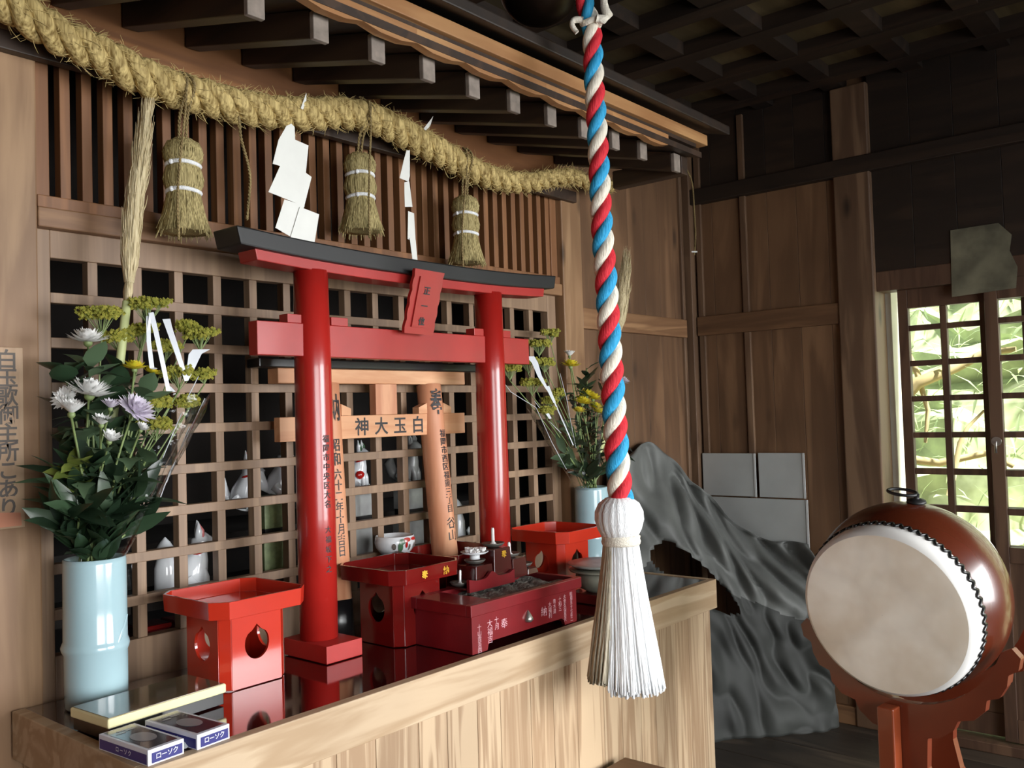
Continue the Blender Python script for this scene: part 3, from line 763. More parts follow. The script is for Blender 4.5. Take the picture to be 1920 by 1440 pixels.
def dish(c, r, label, mat='iron', name='candle_dish'):
    t = thing(name, label, 'dish', c)
    mb = MB(); mb.lathe([(0, 0), (r * .45, 0), (r * .8, .004), (r, .010), (r * .98, .0115), (r * .75, .006), (r * .4, .003), (0, .003)], 24, c); mb.build('saucer', mat, t); return t
def candle(c, h, r, label, lean=(0, 0)):
    c = V(c); t = thing('candle', label, 'candle', c)
    e = c + V((lean[0], lean[1], h))
    mb = MB(); mb.tube([c, c + (e - c) * .12, c + (e - c) * .2, c + (e - c) * .9, e], [r * 2.2, r * 1.9, r, r, r * .7], 12); mb.build('wax_stick', 'wax', t)
    mb = MB(); mb.tube([e, e + V((.0003, 0, .004))], .0006, 6); mb.build('wick', 'ink', t)
dish((1.675, 1.603, .8005), .026, 'iron candle dish on the lowest left step of incense box')
candle((1.675, 1.603, .8045), .036, .0032, 'thin white candle on the lowest left step', (.002, 0))
dish((1.733, 1.603, .8485), .028, 'iron dish on the left step under the white salt')
t = thing('salt_dish', 'small white dish heaped with salt on the left candle step', 'dish of salt', (1.733, 1.603, .861))
mb = MB(); mb.lathe([(.014, 0), (.013, .006), (.014, .012), (.03, .014), (.037, .019), (.036, .020), (.028, .016), (0, .015)], 24, (1.733, 1.603, .8608)); mb.build('dish', 'porcelain', t)
mb = MB(); 
for i in range(26):
    a = rnd.uniform(0, 6.28); r = .024 * rnd.random() ** .5; s = rnd.uniform(.004, .007); p = V((1.733 + cos(a) * r, 1.603 + sin(a) * r, .8785 + rnd.uniform(0, .008)))
    mb.obox(p, V((s, rnd.uniform(-.002, .002), 0)), V((0, s * .8, rnd.uniform(-.001, .002))), V((rnd.uniform(-.001, .001), 0, s * .7)))
tag(mb.build('salt', 'salt', t), kind='stuff')
dish((1.806, 1.603, .8825), .031, 'iron candle dish on the topmost step of incense box')
candle((1.806, 1.603, .8865), .046, .0044, 'stout white candle on the topmost step')
dish((1.873, 1.603, .8465), .027, 'iron candle dish on the upper right step')
candle((1.873, 1.603, .8505), .036, .0042, 'white candle on the upper right step', (-.003, 0))
dish((1.928, 1.603, .8125), .026, 'iron candle dish on the lowest right step')
candle((1.928, 1.603, .8165), .024, .003, 'short white candle stub on the lowest right step')

# pot on a block, right of the incense box
t = thing('pot_plinth', 'low dark red square block under the lidded pot', 'block', (2.205, 1.535, ZC))
mb = MB(); mb.box((2.135, 1.465, ZC), (2.275, 1.605, .708)); mb.build('block', 'stepm', t, .003)
c = V((2.205, 1.535, .7085))
t = thing('lidded_pot', 'round grey metal pot with a wide flat lid behind the rope tassel', 'pot', c)
mb = MB(); mb.lathe([(0, 0), (.045, 0), (.066, .012), (.078, .034), (.076, .05), (.07, .058), (0, .058)], 36, c); mb.build('body', 'potm', t)
mb = MB(); mb.lathe([(.07, .0585), (.094, .060), (.096, .063), (.09, .0655), (0, .0655)], 36, c); mb.build('rim', 'potm', t)
mb = MB(); mb.lathe([(.0, .066), (.05, .066), (.088, .074), (.1, .080), (.099, .082), (.06, .079), (0, .078)], 36, c); mb.build('lid', 'lidm', t)

# ------------------------------------------------------------------ vases
def vase(c, label):
    c = V(c); t = thing('bamboo_vase', label, 'vase', c)
    pr = [(r_ * .945, h_) for r_, h_ in ((.0, 0), (.060, 0), (.062, .004), (.0625, .05), (.0630, .105), (.0665, .112), (.0675, .118), (.0655, .124), (.0630, .130), (.0625, .2), (.0622, .280), (.0615, .290), (.0585, .291), (.0570, .286), (.0570, .02), (0, .015))]
    mb = MB(); mb.lathe(pr, 56, c, rfun=lambda a, h, i: 1 + (.012 * math.exp(-((h - .118) / .012) ** 2) * sin(3 * a))); v = mb.build('vase_body', 'celadon', t)
    mb = MB()    # small slanting leaf moulded above the joint
    for i in range(9):
        u = i / 8; a = -1.35 + .62 * u; h = .122 + .052 * u ** 1.2; w = .0075 * sin(PI * u) + .0004
        for q, e in ((-1, .0), (0, .0022), (1, .0)): mb.v.append(c + V((cos(a) * (.0597 + e), sin(a) * (.0597 + e), h + q * w)))
    for i in range(8): mb.f += [[i * 3, i * 3 + 3, i * 3 + 4, i * 3 + 1], [i * 3 + 1, i * 3 + 4, i * 3 + 5, i * 3 + 2]]; mb.m += [0, 0]; mb.sm += [True, True]
    mb.build('leaf_scar', 'celadon', v)
vase((.852, 1.824, ZC), 'pale blue bamboo-shaped vase left of the red offering stand')
vase((2.600, 1.842, ZC), 'pale blue bamboo-shaped vase at the far end half hidden by rope tassel')

# ------------------------------------------------------------------ flowers
VL, VRr = V((.852, 1.824, .955)), V((2.600, 1.842, .955))
def stem_to(mb, vc, head, r=.0022, mi=0, j=.02, wob=.0):
    a = vc + V((rnd.uniform(-j, j), rnd.uniform(-j, j), -.2 + rnd.uniform(0, .05))); b = vc + V((rnd.uniform(-.03, .03), rnd.uniform(-.03, .03), .0))
    b = vc + (b - vc) * .8
    mid = b.lerp(head, .5) + V((rnd.uniform(-.012, .012), rnd.uniform(-.01, .01), .012))
    pts = [a, b, b.lerp(mid, .5) * .98 + mid * .02, mid, mid.lerp(head, .6) + V((0, 0, .004)), head]
    mb.tube(pts, r, 6, mi); return pts
def mum(head, R, mat, label, vc, grp, tilt=(0, -.25, 1), leaves=5, lay=4, flat_=.55):
    head = V(head); R *= 1.12; t = thing('chrysanthemum', label, 'flower', head + V((0, 0, -.02)), grp)
    ax = V(tilt).normalized(); u = ax.orthogonal().normalized(); w = ax.cross(u)
    mb = MB()
    for l in range(lay):
        n = max(7, int((28 if R > .03 else 19) - l * 3)); el = math.radians(4 + l * 21) if flat_ > .4 else math.radians(38 + l * 14)
        for i in range(n):
            a = 2 * PI * (i + .5 * l) / n + rnd.uniform(-.08, .08); d = (u * cos(a) + w * sin(a))
            e = el + rnd.uniform(-.1, .1); dr = d * cos(e) + ax * sin(e)
            LL = R * (1 - .14 * l) * rnd.uniform(.88, 1.06)
            mb.leaf(head + dr * (R * .06), dr, ax * cos(e) - d * sin(e), LL, R * (.30 if R > .03 else .40), 0, bend=-.25 if flat_ > .4 else -.1, n=3)
    mb.build('bloom', mat, t)
    mb = MB(); mb.ball(head - ax * R * .05, R * .22, 10); mb.build('calyx', 'stem', t)
    mb = MB(); pts = stem_to(mb, vc, head - ax * R * .2); mb.build('stem', 'stem', t)
    if leaves:
        mb = MB()
        for i in range(leaves):
            k = rnd.uniform(.45, .95); p = pts[3].lerp(pts[5], (k - .4) / .6); a = rnd.uniform(0, 6.28)
            mb.leaf(p, (cos(a), sin(a), rnd.uniform(-.1, .5)), (0, 0, 1), rnd.uniform(.045, .07), rnd.uniform(.03, .045), 0, .4, lobes=True, n=6)
        mb.build('leaves', 'leafm', t)
    return t
F = lambda px, py, dy=0, b=1.80: onY(px, py, b + dy)
GL = 'chrysanthemums in the left vase'
mum(F(165, 641), .036, 'pwhite', 'white chrysanthemum highest in the left vase', VL, GL, (0, -.1, 1), 7)
mum(F(168, 740, -.03), .042, 'pwhite', 'largest white chrysanthemum in the left vase', VL, GL, (.1, -.3, 1), 6)
mum(F(124, 748, -.01), .024, 'pwhite', 'white chrysanthemum turned sideways at the left edge of left bouquet', VL, GL, (-.8, -.5, .4), 2)
mum(F(134, 776, -.06), .030, 'pwhite', 'cup-shaped white chrysanthemum on a bare curved stem in left vase', VL, GL, (0, -.25, 1), 2, flat_=.3)
mum(F(190, 797, -.085), .022, 'pwhite', 'small white chrysanthemum below the pair of lavender blooms', VL, GL, (0, -.4, 1), 3, flat_=.3)
mum(F(205, 828, -.095), .023, 'pwhite', 'lowest small white chrysanthemum among dark leaves of left bouquet', VL, GL, (.1, -.5, .8), 3, flat_=.3)
mum(F(264, 807, -.08), .017, 'pwhite', 'half-open small white chrysanthemum near the clear wrapper of left bouquet', VL, GL, (.3, -.5, .8), 2, flat_=.3)
mum(F(207, 766, -.075), .021, 'plav', 'small lavender chrysanthemum in the left vase', VL, GL, (0, -.35, 1), 3, flat_=.3)
mum(F(252, 772, -.075), .036, 'plav', 'large lavender chrysanthemum in the left vase', VL, GL, (.25, -.7, .7), 4, 5)
mum(F(252, 692, -.02), .025, 'pyel', 'yellow chrysanthemum beside the pale stalk in left vase', VL, GL, (.0, -.15, 1), 6)
mum(F(284, 700, -.01), .019, 'pyel', 'smaller yellow chrysanthemum tucked behind its neighbour in left vase', VL, GL, (.3, -.2, 1), 4)
GR = 'chrysanthemums in the right vase'
Fr = lambda px, py, dy=0: onY(px, py, 1.83 + dy)
mum(Fr(1068, 668), .024, 'pwhite', 'white chrysanthemum bud highest in the right vase', VRr, GR, (0, -.1, 1), 4, flat_=.3)
mum(Fr(1070, 687, -.04), .031, 'pyel', 'single yellow chrysanthemum under the white bud in right vase', VRr, GR, (0, -.15, 1), 6)
for i, (x, y, r) in enumerate(((1100, 742, .024), (1112, 748, .024), (1092, 756, .026), (1117, 766, .022), (1086, 772, .018), (1122, 774, .018))):
    mum(Fr(x, y, -.03 - .006 * i), r * 1.25, 'pyel', ['topmost yellow chrysanthemum of the right vase cluster', 'yellow chrysanthemum of the right cluster nearest the bell rope top', 'widest yellow chrysanthemum of the right cluster, on its left side', 'yellow chrysanthemum of the right cluster partly behind the bell rope', 'lower left small yellow chrysanthemum of the right cluster', 'lowest yellow chrysanthemum of the right cluster beside the rope'][i], VRr, GR, (rnd.uniform(-.2, .2), -.3, 1), 3, 3)
mum(Fr(1166, 716, -.02), .026, 'plav', 'pale lilac chrysanthemum peeking out right of the bell rope', VRr, GR, (.4, -.2, 1), 4)


def umbel(head, R, label, vc, grp, name='patrinia_spray'):
    head = V(head); t = thing(name, label, 'flower', head + V((0, 0, -.03)), grp)
    fl = MB(); stm = MB(); base = head + V((0, 0, -R * 1.1)); pts = stem_to(stm, vc, base, .0016)
    for i in range(22):
        a = rnd.uniform(0, 6.28); r = R * rnd.random() ** .5; p = head + V((cos(a) * r, sin(a) * r * .8, R * .12 * (1 - (r / R) ** 2) + rnd.uniform(-.008, .008) + .10 * r))
        stm.tube([base, base.lerp(p, .55) + V((0, 0, -.002)), p], .0007, 4)
        for q in range(20):
            a2 = rnd.uniform(0, 6.28); r2 = .014 * rnd.random() ** .5; pp = p + V((cos(a2) * r2, sin(a2) * r2, rnd.uniform(-.007, .004)))
            s = rnd.uniform(.0028, .0046); fl.add([pp + V((s, 0, 0)), pp - V((s, 0, 0)), pp + V((0, s, 0)), pp - V((0, s, 0)), pp + V((0, 0, s)), pp - V((0, 0, s))], [(0, 2, 4), (2, 1, 4), (1, 3, 4), (3, 0, 4), (2, 0, 5), (1, 2, 5), (3, 1, 5), (0, 3, 5)])
    fl.build('blossoms', 'umbel', t); stm.build('stem', 'stem', t)
GU = 'yellow-green umbels in the left vase'
for (x, y, dy, R, lab) in ((190, 590, .02, .036, 'yellow-green umbel highest at the left of left bouquet'), (277, 572, .02, .036, 'topmost yellow-green umbel of left bouquet behind the ribbon peak'),
                           (222, 632, .04, .026, 'yellow-green umbel just left of the pale stalk'), (262, 620, .04, .034, 'yellow-green umbel between pale stalk and white ribbon'),
                           (352, 612, .03, .016, 'small yellow-green umbel standing alone at upper right of left bouquet'), (375, 628, .0, .03, 'yellow-green umbel farthest right in the left bouquet'),
                           (310, 650, .03, .026, 'yellow-green umbel framed by the slanting white ribbons'), (336, 700, -.01, .030, 'yellow-green umbel under the broad white ribbon end'),
                           (383, 702, .0, .018, 'small yellow-green umbel right of the broad ribbon end'), (296, 755, -.02, .018, 'little yellow-green umbel right of the lavender bloom'),
                           (352, 752, .0, .016, 'little yellow-green umbel against the lattice inside the wrapper'), (292, 795, -.03, .030, 'lowest yellow-green umbel of left bouquet by the wrapper')):
    umbel(F(x, y, dy), R * 1.08, lab, VL, GU)
for (x, y, dy, R, lab) in ((1010, 645, .02, .034, 'yellow-green umbel high in right bouquet beside the red beam end'), (1032, 625, .03, .028, 'topmost yellow-green umbel of right bouquet'),
                           (955, 690, .0, .032, 'yellow-green umbel just right of the red column in right bouquet'), (990, 680, .01, .03, 'yellow-green umbel below the red beam end'),
                           (1020, 680, .02, .028, 'yellow-green umbel right of the silver ribbon'), (997, 718, -.01, .034, 'broad yellow-green umbel left of the silver ribbon knot'),
                           (1042, 736, .0, .020, 'small yellow-green umbel beside the dark leaves of right bouquet'), (1030, 752, -.02, .02, 'small yellow-green umbel under the silver ribbon knot'), (1025, 770, -.03, .024, 'lowest yellow-green umbel in the right bouquet')):
    umbel(Fr(x, y, dy), R * 1.1, lab, VRr, 'yellow-green umbels in the right vase')


def spray(vc, tip, label, grp, mat='leafd', n=16, L=.10, W=.035, spread=.75, name='leaf_spray', start=.03):
    tip = V(tip); t = thing(name, label, 'leafy branch', vc + V((0, 0, .03)), grp)
    mb = MB(); pts = stem_to(mb, vc, tip, .0025); mb.build('twig', 'stem', t)
    mb = MB(); path = pts[1:]
    for i in range(n):
        k = start + (1 - start) * (i + rnd.random()) / n; q = k * (len(path) - 1); a = min(int(q), len(path) - 2); p = path[a].lerp(path[a + 1], q - a); dr = (path[a + 1] - path[a]).normalized()
        w = rnd.uniform(0, 6.28); u = dr.orthogonal().normalized(); v_ = dr.cross(u)
        d = dr * rnd.uniform(.35, 1.0) + (u * cos(w) + v_ * sin(w)) * spread
        if p.z < vc.z + .09: d.z = abs(d.z) + .35
        else: d.z = max(d.z, -.25)
        if d.y > .25 and p.y > vc.y: d.y *= -.3
        l = L * rnd.uniform(.7, 1.15); 
        e = p + d.normalized() * l
        if e.y > 1.93: d.y -= (e.y - 1.93) / l * 1.3
        mb.leaf(p, d, dr, l, W * rnd.uniform(.8, 1.2), 0, rnd.uniform(.0, .35))
    mb.build('leaves', mat, t)
GB = 'dark leafy branches in the left vase'
for x, y, dy, lab in ((115, 985, -.03, 'dark glossy leaves hanging out at lower left of left bouquet'), (140, 900, -.02, 'dark leafy branch rising at left of the left bouquet'),
                      (175, 870, -.05, 'dark leafy branch in front middle of left bouquet'), (215, 890, -.06, 'long dark leaves in front right of left bouquet'),
                      (255, 930, -.05, 'dark leafy branch leaning right over the left vase rim'), (265, 985, -.03, 'lowest dark leaves leaning right of the left vase'),
                      (200, 960, -.06, 'low dark leaf tuft right over the mouth of left vase'), (150, 960, -.06, 'low dark leaf tuft at left over the mouth of left vase')):
    spray(VL, F(x, y, dy), lab, GB, n=20, L=.10, W=.030, spread=.5)
for x, y, dy, lab, mt in ((170, 680, .0, 'grey-green leafy stem under the topmost white bloom', 'leafm'), (270, 735, -.02, 'rounded green leaves below the yellow bloom', 'leafm'), (235, 850, -.0, 'mid-green leafy stem amid the small white blooms', 'leafm'),
                          (150, 870, -.04, 'yellow-green young leaves at the left under the cup-shaped bloom', 'leaf_y'), (275, 860, -.03, 'broad green leaves beside the clear wrapper', 'leafm'), (120, 690, .03, 'dim leafy stem at far left behind white blooms', 'leafd'), (205, 735, .05, 'green leaves filling the middle between white and yellow blooms', 'leafm'),
                          (180, 810, .05, 'green leaves behind the small white blooms at centre of left bouquet', 'leafm'), (140, 835, .05, 'dark leaves behind the bare curved stem of left bouquet', 'leafd'), (240, 800, .05, 'dark leaves under the large lavender bloom', 'leafd'), (225, 700, .03, 'dim leaves behind the pale stalk at yellow bloom height', 'leafd')):
    spray(VL, F(x, y, dy), lab, 'green stems in the left vase', mt, 14, .07, .045, .8, 'leaf_bunch', .35)
for x, y, dy, lab, mt in ((1100, 690, .0, 'dark leafy stem beside the yellow bloom of right bouquet', 'leafd'), (1085, 720, -.02, 'dark leafy stem in the middle of right bouquet', 'leafd'), (1075, 800, -.02, 'green leafy stem below the yellow cluster', 'leafm'), (1060, 850, -.03, 'lower green leafy stem at left of right bouquet', 'leafm'),
                          (1110, 840, -.03, 'dark leafy stem low behind the bell rope', 'leafd'), (1170, 830, -.02, 'dark leaves sticking out right of the bell rope', 'leafd'), (1100, 890, -.04, 'dark leaf tuft over the mouth of right vase', 'leafd'), (1140, 720, -.01, 'dark leaves right behind the bell rope', 'leafd'), (1075, 750, .0, 'dark leaves left of the yellow cluster in right bouquet', 'leafd'), (1095, 800, -.01, 'dark leaves under the yellow cluster against the bell rope', 'leafd')):
    spray(VRr, Fr(x, y, dy), lab, 'green stems in the right vase', mt, 16, .075, .028, .8, 'leaf_bunch', .2)

# clear wrappers and ribbons
def wrapper(vc, label, a0, a1, h, r1, lean):
    t = thing('cellophane_wrapper', label, 'wrapper', vc)
    mb = MB(); nu, nv = 22, 14
    for j in range(nv + 1):
        v_ = j / nv
        for i in range(nu + 1):
            u = i / nu; a = a0 + (a1 - a0) * u; r = .035 + (r1 - .035) * v_ ** .9 + .010 * v_ * sin(u * 23) + rnd.uniform(-.003, .003) * v_
            mb.v.append(vc + V((cos(a) * r + lean[0] * v_, min(sin(a) * r + lean[1] * v_, 1.92 - vc.y), -.02 + h * v_ * (1 - .15 * abs(sin(u * 3 * PI))))))
    for j in range(nv):
        for i in range(nu): a = j * (nu + 1) + i; mb.f.append([a, a + 1, a + nu + 2, a + nu + 1]); mb.m.append(0); mb.sm.append(True)
    mb.build('film', 'cello', t)
    return t
wl = wrapper(VL, 'clear cellophane wrapper fanning out right of the left bouquet', -1.15, .35, .37, .16, (.06, -.01))
wr = wrapper(VRr, 'clear cellophane wrapper fanning out left of the right bouquet', 2.5, 4.4, .36, .17, (-.10, -.01))
def streak(P, label, Y, parent, r=.0012):  # thin white tubes painted in as glints on the cellophane
    mb = MB()
    for p in P: mb.tube([onY(x, y, Y) for x, y in p], r, 5)
    mb.build('painted_glint', 'ribbon', parent)
streak([[(384, 747), (345, 830), (320, 880), (300, 935)], [(340, 775), (312, 842), (292, 890)], [(355, 800), (330, 860), (312, 905)], [(372, 706), (352, 745)]], '', 1.77, wl, .0010)
streak([[(943, 715), (958, 735), (985, 752), (1005, 764), (1035, 830), (1062, 880)], [(1050, 700), (1063, 750), (1070, 790), (1080, 840)], [(1030, 790), (1052, 812)], [(1002, 752), (1012, 765)]], '', 1.79, wr, .0010)
t = thing('ribbon', 'white satin ribbon zigzagging above the left bouquet', 'ribbon', onY(320, 700, 1.775))
mb = MB(); Y = 1.775
def rib(P, w0, w1):
    n = len(P); pts = [onY(x, y, Y - .004 * i) for i, (x, y) in enumerate(P)]; mb.strip(pts, [V((w0 + (w1 - w0) * i / max(1, n - 1), 0, .001)) for i in range(n)])
rib([(278, 592), (279, 640), (285, 690)], .0045, .005); rib([(283, 586), (292, 620), (305, 680), (316, 733)], .006, .0045); rib([(276, 640), (281, 600), (283, 586)], .003, .003)
rib([(312, 598), (316, 612), (334, 665), (350, 714)], .009, .0045); rib([(350, 714), (358, 690), (366, 664), (378, 655)], .004, .021); rib([(286, 690), (292, 692)], .006, .005); rib([(316, 725), (322, 735)], .004, .009)
mb.build('loops', 'ribbon', t)
t = thing('ribbon', 'silver white knotted ribbon slanting down the right bouquet', 'ribbon', onY(1020, 730, 1.78))
mb = MB(); Y = 1.785
rib([(994, 668), (1003, 680), (1012, 705), (1025, 728)], .02, .006); rib([(1025, 724), (1030, 733), (1040, 755)], .013, .006); rib([(1040, 755), (1060, 800), (1075, 835)], .003, .002); rib([(1026, 775), (1032, 785)], .008, .006)
mb.build('loops', 'ribbon', t)

# pale stalks with dry plumes
def pampas(P, Rr, label, Y, vc, sheath):
    t = thing('pampas_stalk', label, 'dry plume', V((vc.x, vc.y, .70)))
    pts = [onY(x, y, Y) for x, y in P]
    mb = MB(); mb.tube([vc + V((0, 0, -.2)), vc + V((0, .0, .05)), pts[0].lerp(vc, .35), pts[0], pts[1]], [.008, .008, .0085, .0088, .009], 12); mb.build('stalk', 'stalk', t)
    mb = MB(); mb.tube([pts[1], pts[1].lerp(pts[2], .5), pts[2]], [.0092, .013, .011], 12, flat=.7); mb.build('sheath', 'plume', t)
    mb = MB(); core = pts[2:]; mb.tube(core, Rr, 10)
    for i in range(300):
        k = rnd.random() * (len(core) - 1.01); a = int(k); p = core[a].lerp(core[a + 1], k - a); rr = Rr[a] + (Rr[a + 1] - Rr[a]) * (k - a)
        d = (core[a + 1] - core[a]).normalized(); w = rnd.uniform(0, 6.28); u = d.orthogonal().normalized(); v_ = d.cross(u); q = (u * cos(w) + v_ * sin(w))
        s = p + q * rr * .9; e = s + d * rnd.uniform(.03, .07) + q * rnd.uniform(.0, .008); mb.tube([s, s.lerp(e, .5) + q * .002, e], [.0012, .001, .0003], 4, cap=False)
    mb.build('plume', 'plume', t)
pampas([(224, 690), (238, 565), (242, 530), (243, 490), (248, 420), (258, 340), (268, 270), (276, 210), (281, 178)], [.010, .0165, .0185, .018, .015, .010, .004], 'tall pale stalk with dry plume reaching from left vase to straw rope', 1.832, VL, 0)
pampas([(1150, 760), (1158, 640), (1160, 620), (1162, 600), (1166, 560), (1172, 520), (1174, 490)], [.010, .022, .026, .020, .006], 'dry feathery plume standing right behind the bell rope', 1.86, VRr, 0)

# ------------------------------------------------------------------ straw rope
RY = 1.83
RP = [(-22, -28), (20, 8), (60, 36), (110, 66), (160, 90), (200, 108), (260, 142), (320, 165), (380, 182), (440, 198), (510, 211), (570, 214), (640, 212), (700, 224), (760, 252), (820, 284), (880, 316), (930, 336), (985, 343), (1040, 334), (1072, 331), (1098, 342), (1125, 352), (1150, 348)]
pts = [onY(x, y, RY) for x, y in RP]
def resample(pts, n):
    d = [0]
    for a, b in zip(pts, pts[1:]): d.append(d[-1] + (b - a).length)
    out = []; j = 0
    for i in range(n + 1):
        s = d[-1] * i / n
        while j < len(pts) - 2 and d[j + 1] < s: j += 1
        k = (s - d[j]) / max(1e-9, d[j + 1] - d[j])
        p0, p1, p2, p3 = pts[max(j - 1, 0)], pts[j], pts[j + 1], pts[min(j + 2, len(pts) - 1)]
        out.append(.5 * ((2 * p1) + (p2 - p0) * k + (2 * p0 - 5 * p1 + 4 * p2 - p3) * k * k + (3 * p1 - p0 - 3 * p2 + p3) * k ** 3))
    return out, d[-1]
sp, LEN = resample(pts, 420)
t = thing('straw_rope', 'thick twisted straw rope strung across the front of the altar wall', 'straw rope', sp[210])
def frame(i):
    d = (sp[min(i + 1, 420)] - sp[max(i - 1, 0)]).normalized(); a = d.cross(V((0, 0, 1))).normalized(); return d, a, a.cross(d)
def rad(i):
    u = i / 420
    return (.037 - .0175 * max(0, (u - .55) / .45) ** 1.1) * (1.0 if u > .12 else .93)
for k in range(3):
    mb = MB(); P = []; R = []
    for i in range(421):
        d, a, b = frame(i); r = rad(i); ph = -2 * PI * (LEN * i / 420) / .150 + k * 2 * PI / 3
        P.append(sp[i] + (a * cos(ph) + b * sin(ph)) * r * .62); R.append(r * .53 * (1 + .06 * sin(i * .9 + k) + rnd.uniform(-.03, .03)))
    mb.tube(P, R, 12); mb.build('strand', 'straw', t)
mb = MB()
for _ in range(2600):
    i = rnd.randrange(2, 418); d, a, b = frame(i); r = rad(i); w = rnd.uniform(0, 6.28); q = a * cos(w) + b * sin(w)
    s = sp[i] + q * r * .92; e = s + d * rnd.uniform(-.03, .04) + q * rnd.uniform(.002, .02) + V((0, 0, rnd.uniform(-.006, .01)))
    mb.tube([s, s.lerp(e, .5) + q * .002, e], [.0009, .0008, .0003], 3, cap=False)
tag(mb.build('loose_straws', 'hair', t), kind='stuff')


def cord(mb, P, r=.004, mi=0, pitch=.016):
    sp2, L2 = resample([V(p) for p in P], max(8, int(sum((b - a).length for a, b in zip(P, P[1:])) / .004)))
    n = len(sp2)
    for k in range(2):
        Q = []
        for i, p in enumerate(sp2):
            d = (sp2[min(i + 1, n - 1)] - sp2[max(i - 1, 0)]).normalized(); a = d.orthogonal().normalized(); b = a.cross(d); w = 2 * PI * L2 * i / (n - 1) / pitch + k * PI
            Q.append(p + (a * cos(w) + b * sin(w)) * r * .55)
        mb.tube(Q, r * .62, 6, mi)


# ------------------------------------------------------------------ straw tassels (one built, two copied)
def make_tassel(top):
    """hangs below the rope point 'top'"""
    top = V(top); t = thing('hanging_straw_tassel', '', 'straw tassel', top, 'straw tassels on the rope')
    z0 = -.105
    mb = MB(); pr = [(.018, .0), (.034, -.006), (.041, -.022), (.042, -.04), (.037, -.052), (.034, -.057), (.038, -.066), (.042, -.085), (.041, -.1), (.036, -.112), (.034, -.117), (.037, -.13), (.044, -.16), (.053, -.195), (.055, -.206), (.03, -.204), (0, -.203)]
    mb.lathe(pr, 72, top + V((0, 0, z0)), rfun=lambda a, h, i: 1 + .035 * sin(a * 31 + i * .4) + .02 * sin(a * 13) + rnd.uniform(-.015, .015)); b = mb.build('straw_bundle', 'straw2', t)
    mb = MB()
    for i in range(230):
        a = rnd.uniform(0, 6.28); lv = rnd.choice((0, 0, 1, 2, 2, 2))
        if lv == 2:
            p0 = top + V((cos(a) * .035, sin(a) * .035, z0 - .119)); p1 = top + V((cos(a) * .043, sin(a) * .043, z0 - .16)); r = rnd.uniform(.05, .062); p2 = top + V((cos(a) * r, sin(a) * r, z0 - rnd.uniform(.2, .222)))
        elif lv == 1:
            p0 = top + V((cos(a) * .035, sin(a) * .035, z0 - .06)); p1 = top + V((cos(a) * .0435, sin(a) * .0435, z0 - .088)); p2 = top + V((cos(a) * .036, sin(a) * .036, z0 - .113))
        else:
            p0 = top + V((cos(a) * .02, sin(a) * .02, z0 + .002)); p1 = top + V((cos(a) * .043, sin(a) * .043, z0 - .028)); p2 = top + V((cos(a) * .035, sin(a) * .035, z0 - .055))
        mb.tube([p0, p1, p2], [.0011, .0012, .0008], 4, cap=False)
    mb.build('outer_straws', 'straw2', b)
    for h in (-.056, -.116):
        mb = MB(); q = []
        for i in range(25): a = 2 * PI * i / 24; q.append(top + V((cos(a) * .0355, sin(a) * .0355, z0 + h + .002 * sin(a * 2))))
        mb.tube(q, .0048, 8, cap=False); mb.ball(top + V((-.036, -.012, z0 + h)), .006, 8); mb.build('white_tie', 'tassel', t)
    mb = MB()
    cord(mb, [top + V((-.008, -.01, .045)), top + V((-.013, -.045, .01)), top + V((-.012, -.012, -.05)), top + V((-.01, 0, z0 - .002))], .0036)
    cord(mb, [top + V((.004, -.01, .045)), top + V((.004, -.046, .008)), top + V((.006, -.012, -.05)), top + V((.008, 0, z0 - .002))], .0036)
    cord(mb, [top + V((-.013, -.04, .03)), top + V((-.018, -.046, -.04)), top + V((-.032, -.047, z0 - .04)), top + V((-.042, -.048, z0 - .13)), top + V((-.04, -.046, z0 - .235))], .003)
    mb.build('hanging_cord', 'cordm', t)
    return t
tas0 = make_tassel(onY(341, 176, RY + .002))
tas0['label'] = 'straw tassel under the rope beside the pale plume'
tt = copy_tree(tas0); tt.location = onY(672, 216, RY + .002); tt['label'] = 'straw tassel under the rope next to the broad white paper streamer'; tt.rotation_euler = (0, 0, .35)
tt = copy_tree(tas0); tt.location = onY(870, 306, RY + .002); tt['label'] = 'straw tassel over the right half of the black torii beam'; tt.rotation_euler = (0, 0, -.3); tt.scale = (.97, .97, .97)

# thin cords hanging by themselves
def hangcord(P, Y, label, r=.0035):
    q = [onY(x, y, Y) for x, y in P]; t = thing('hanging_twine', label, 'cord', q[0]); mb = MB(); cord(mb, q, r); mb.build('twisted_cord', 'cordm', t); return t
hangcord([(448, 218), (452, 260), (463, 300), (469, 335), (465, 390), (463, 412)], 1.80, 'thin straw cord hanging alone under the rope left of the broad paper streamer')
q = hangcord([(1288, 318), (1298, 345), (1302, 400), (1304, 440), (1302, 478)], 1.86, 'grey cord hanging in the dark corner by the eave end')
mb = MB(); p = onY(1302, 472, 1.855); mb.obox(p, RT * .012, FW * .002, V((0, 0, .003))); mb.build('white_tag', 'paper', q)

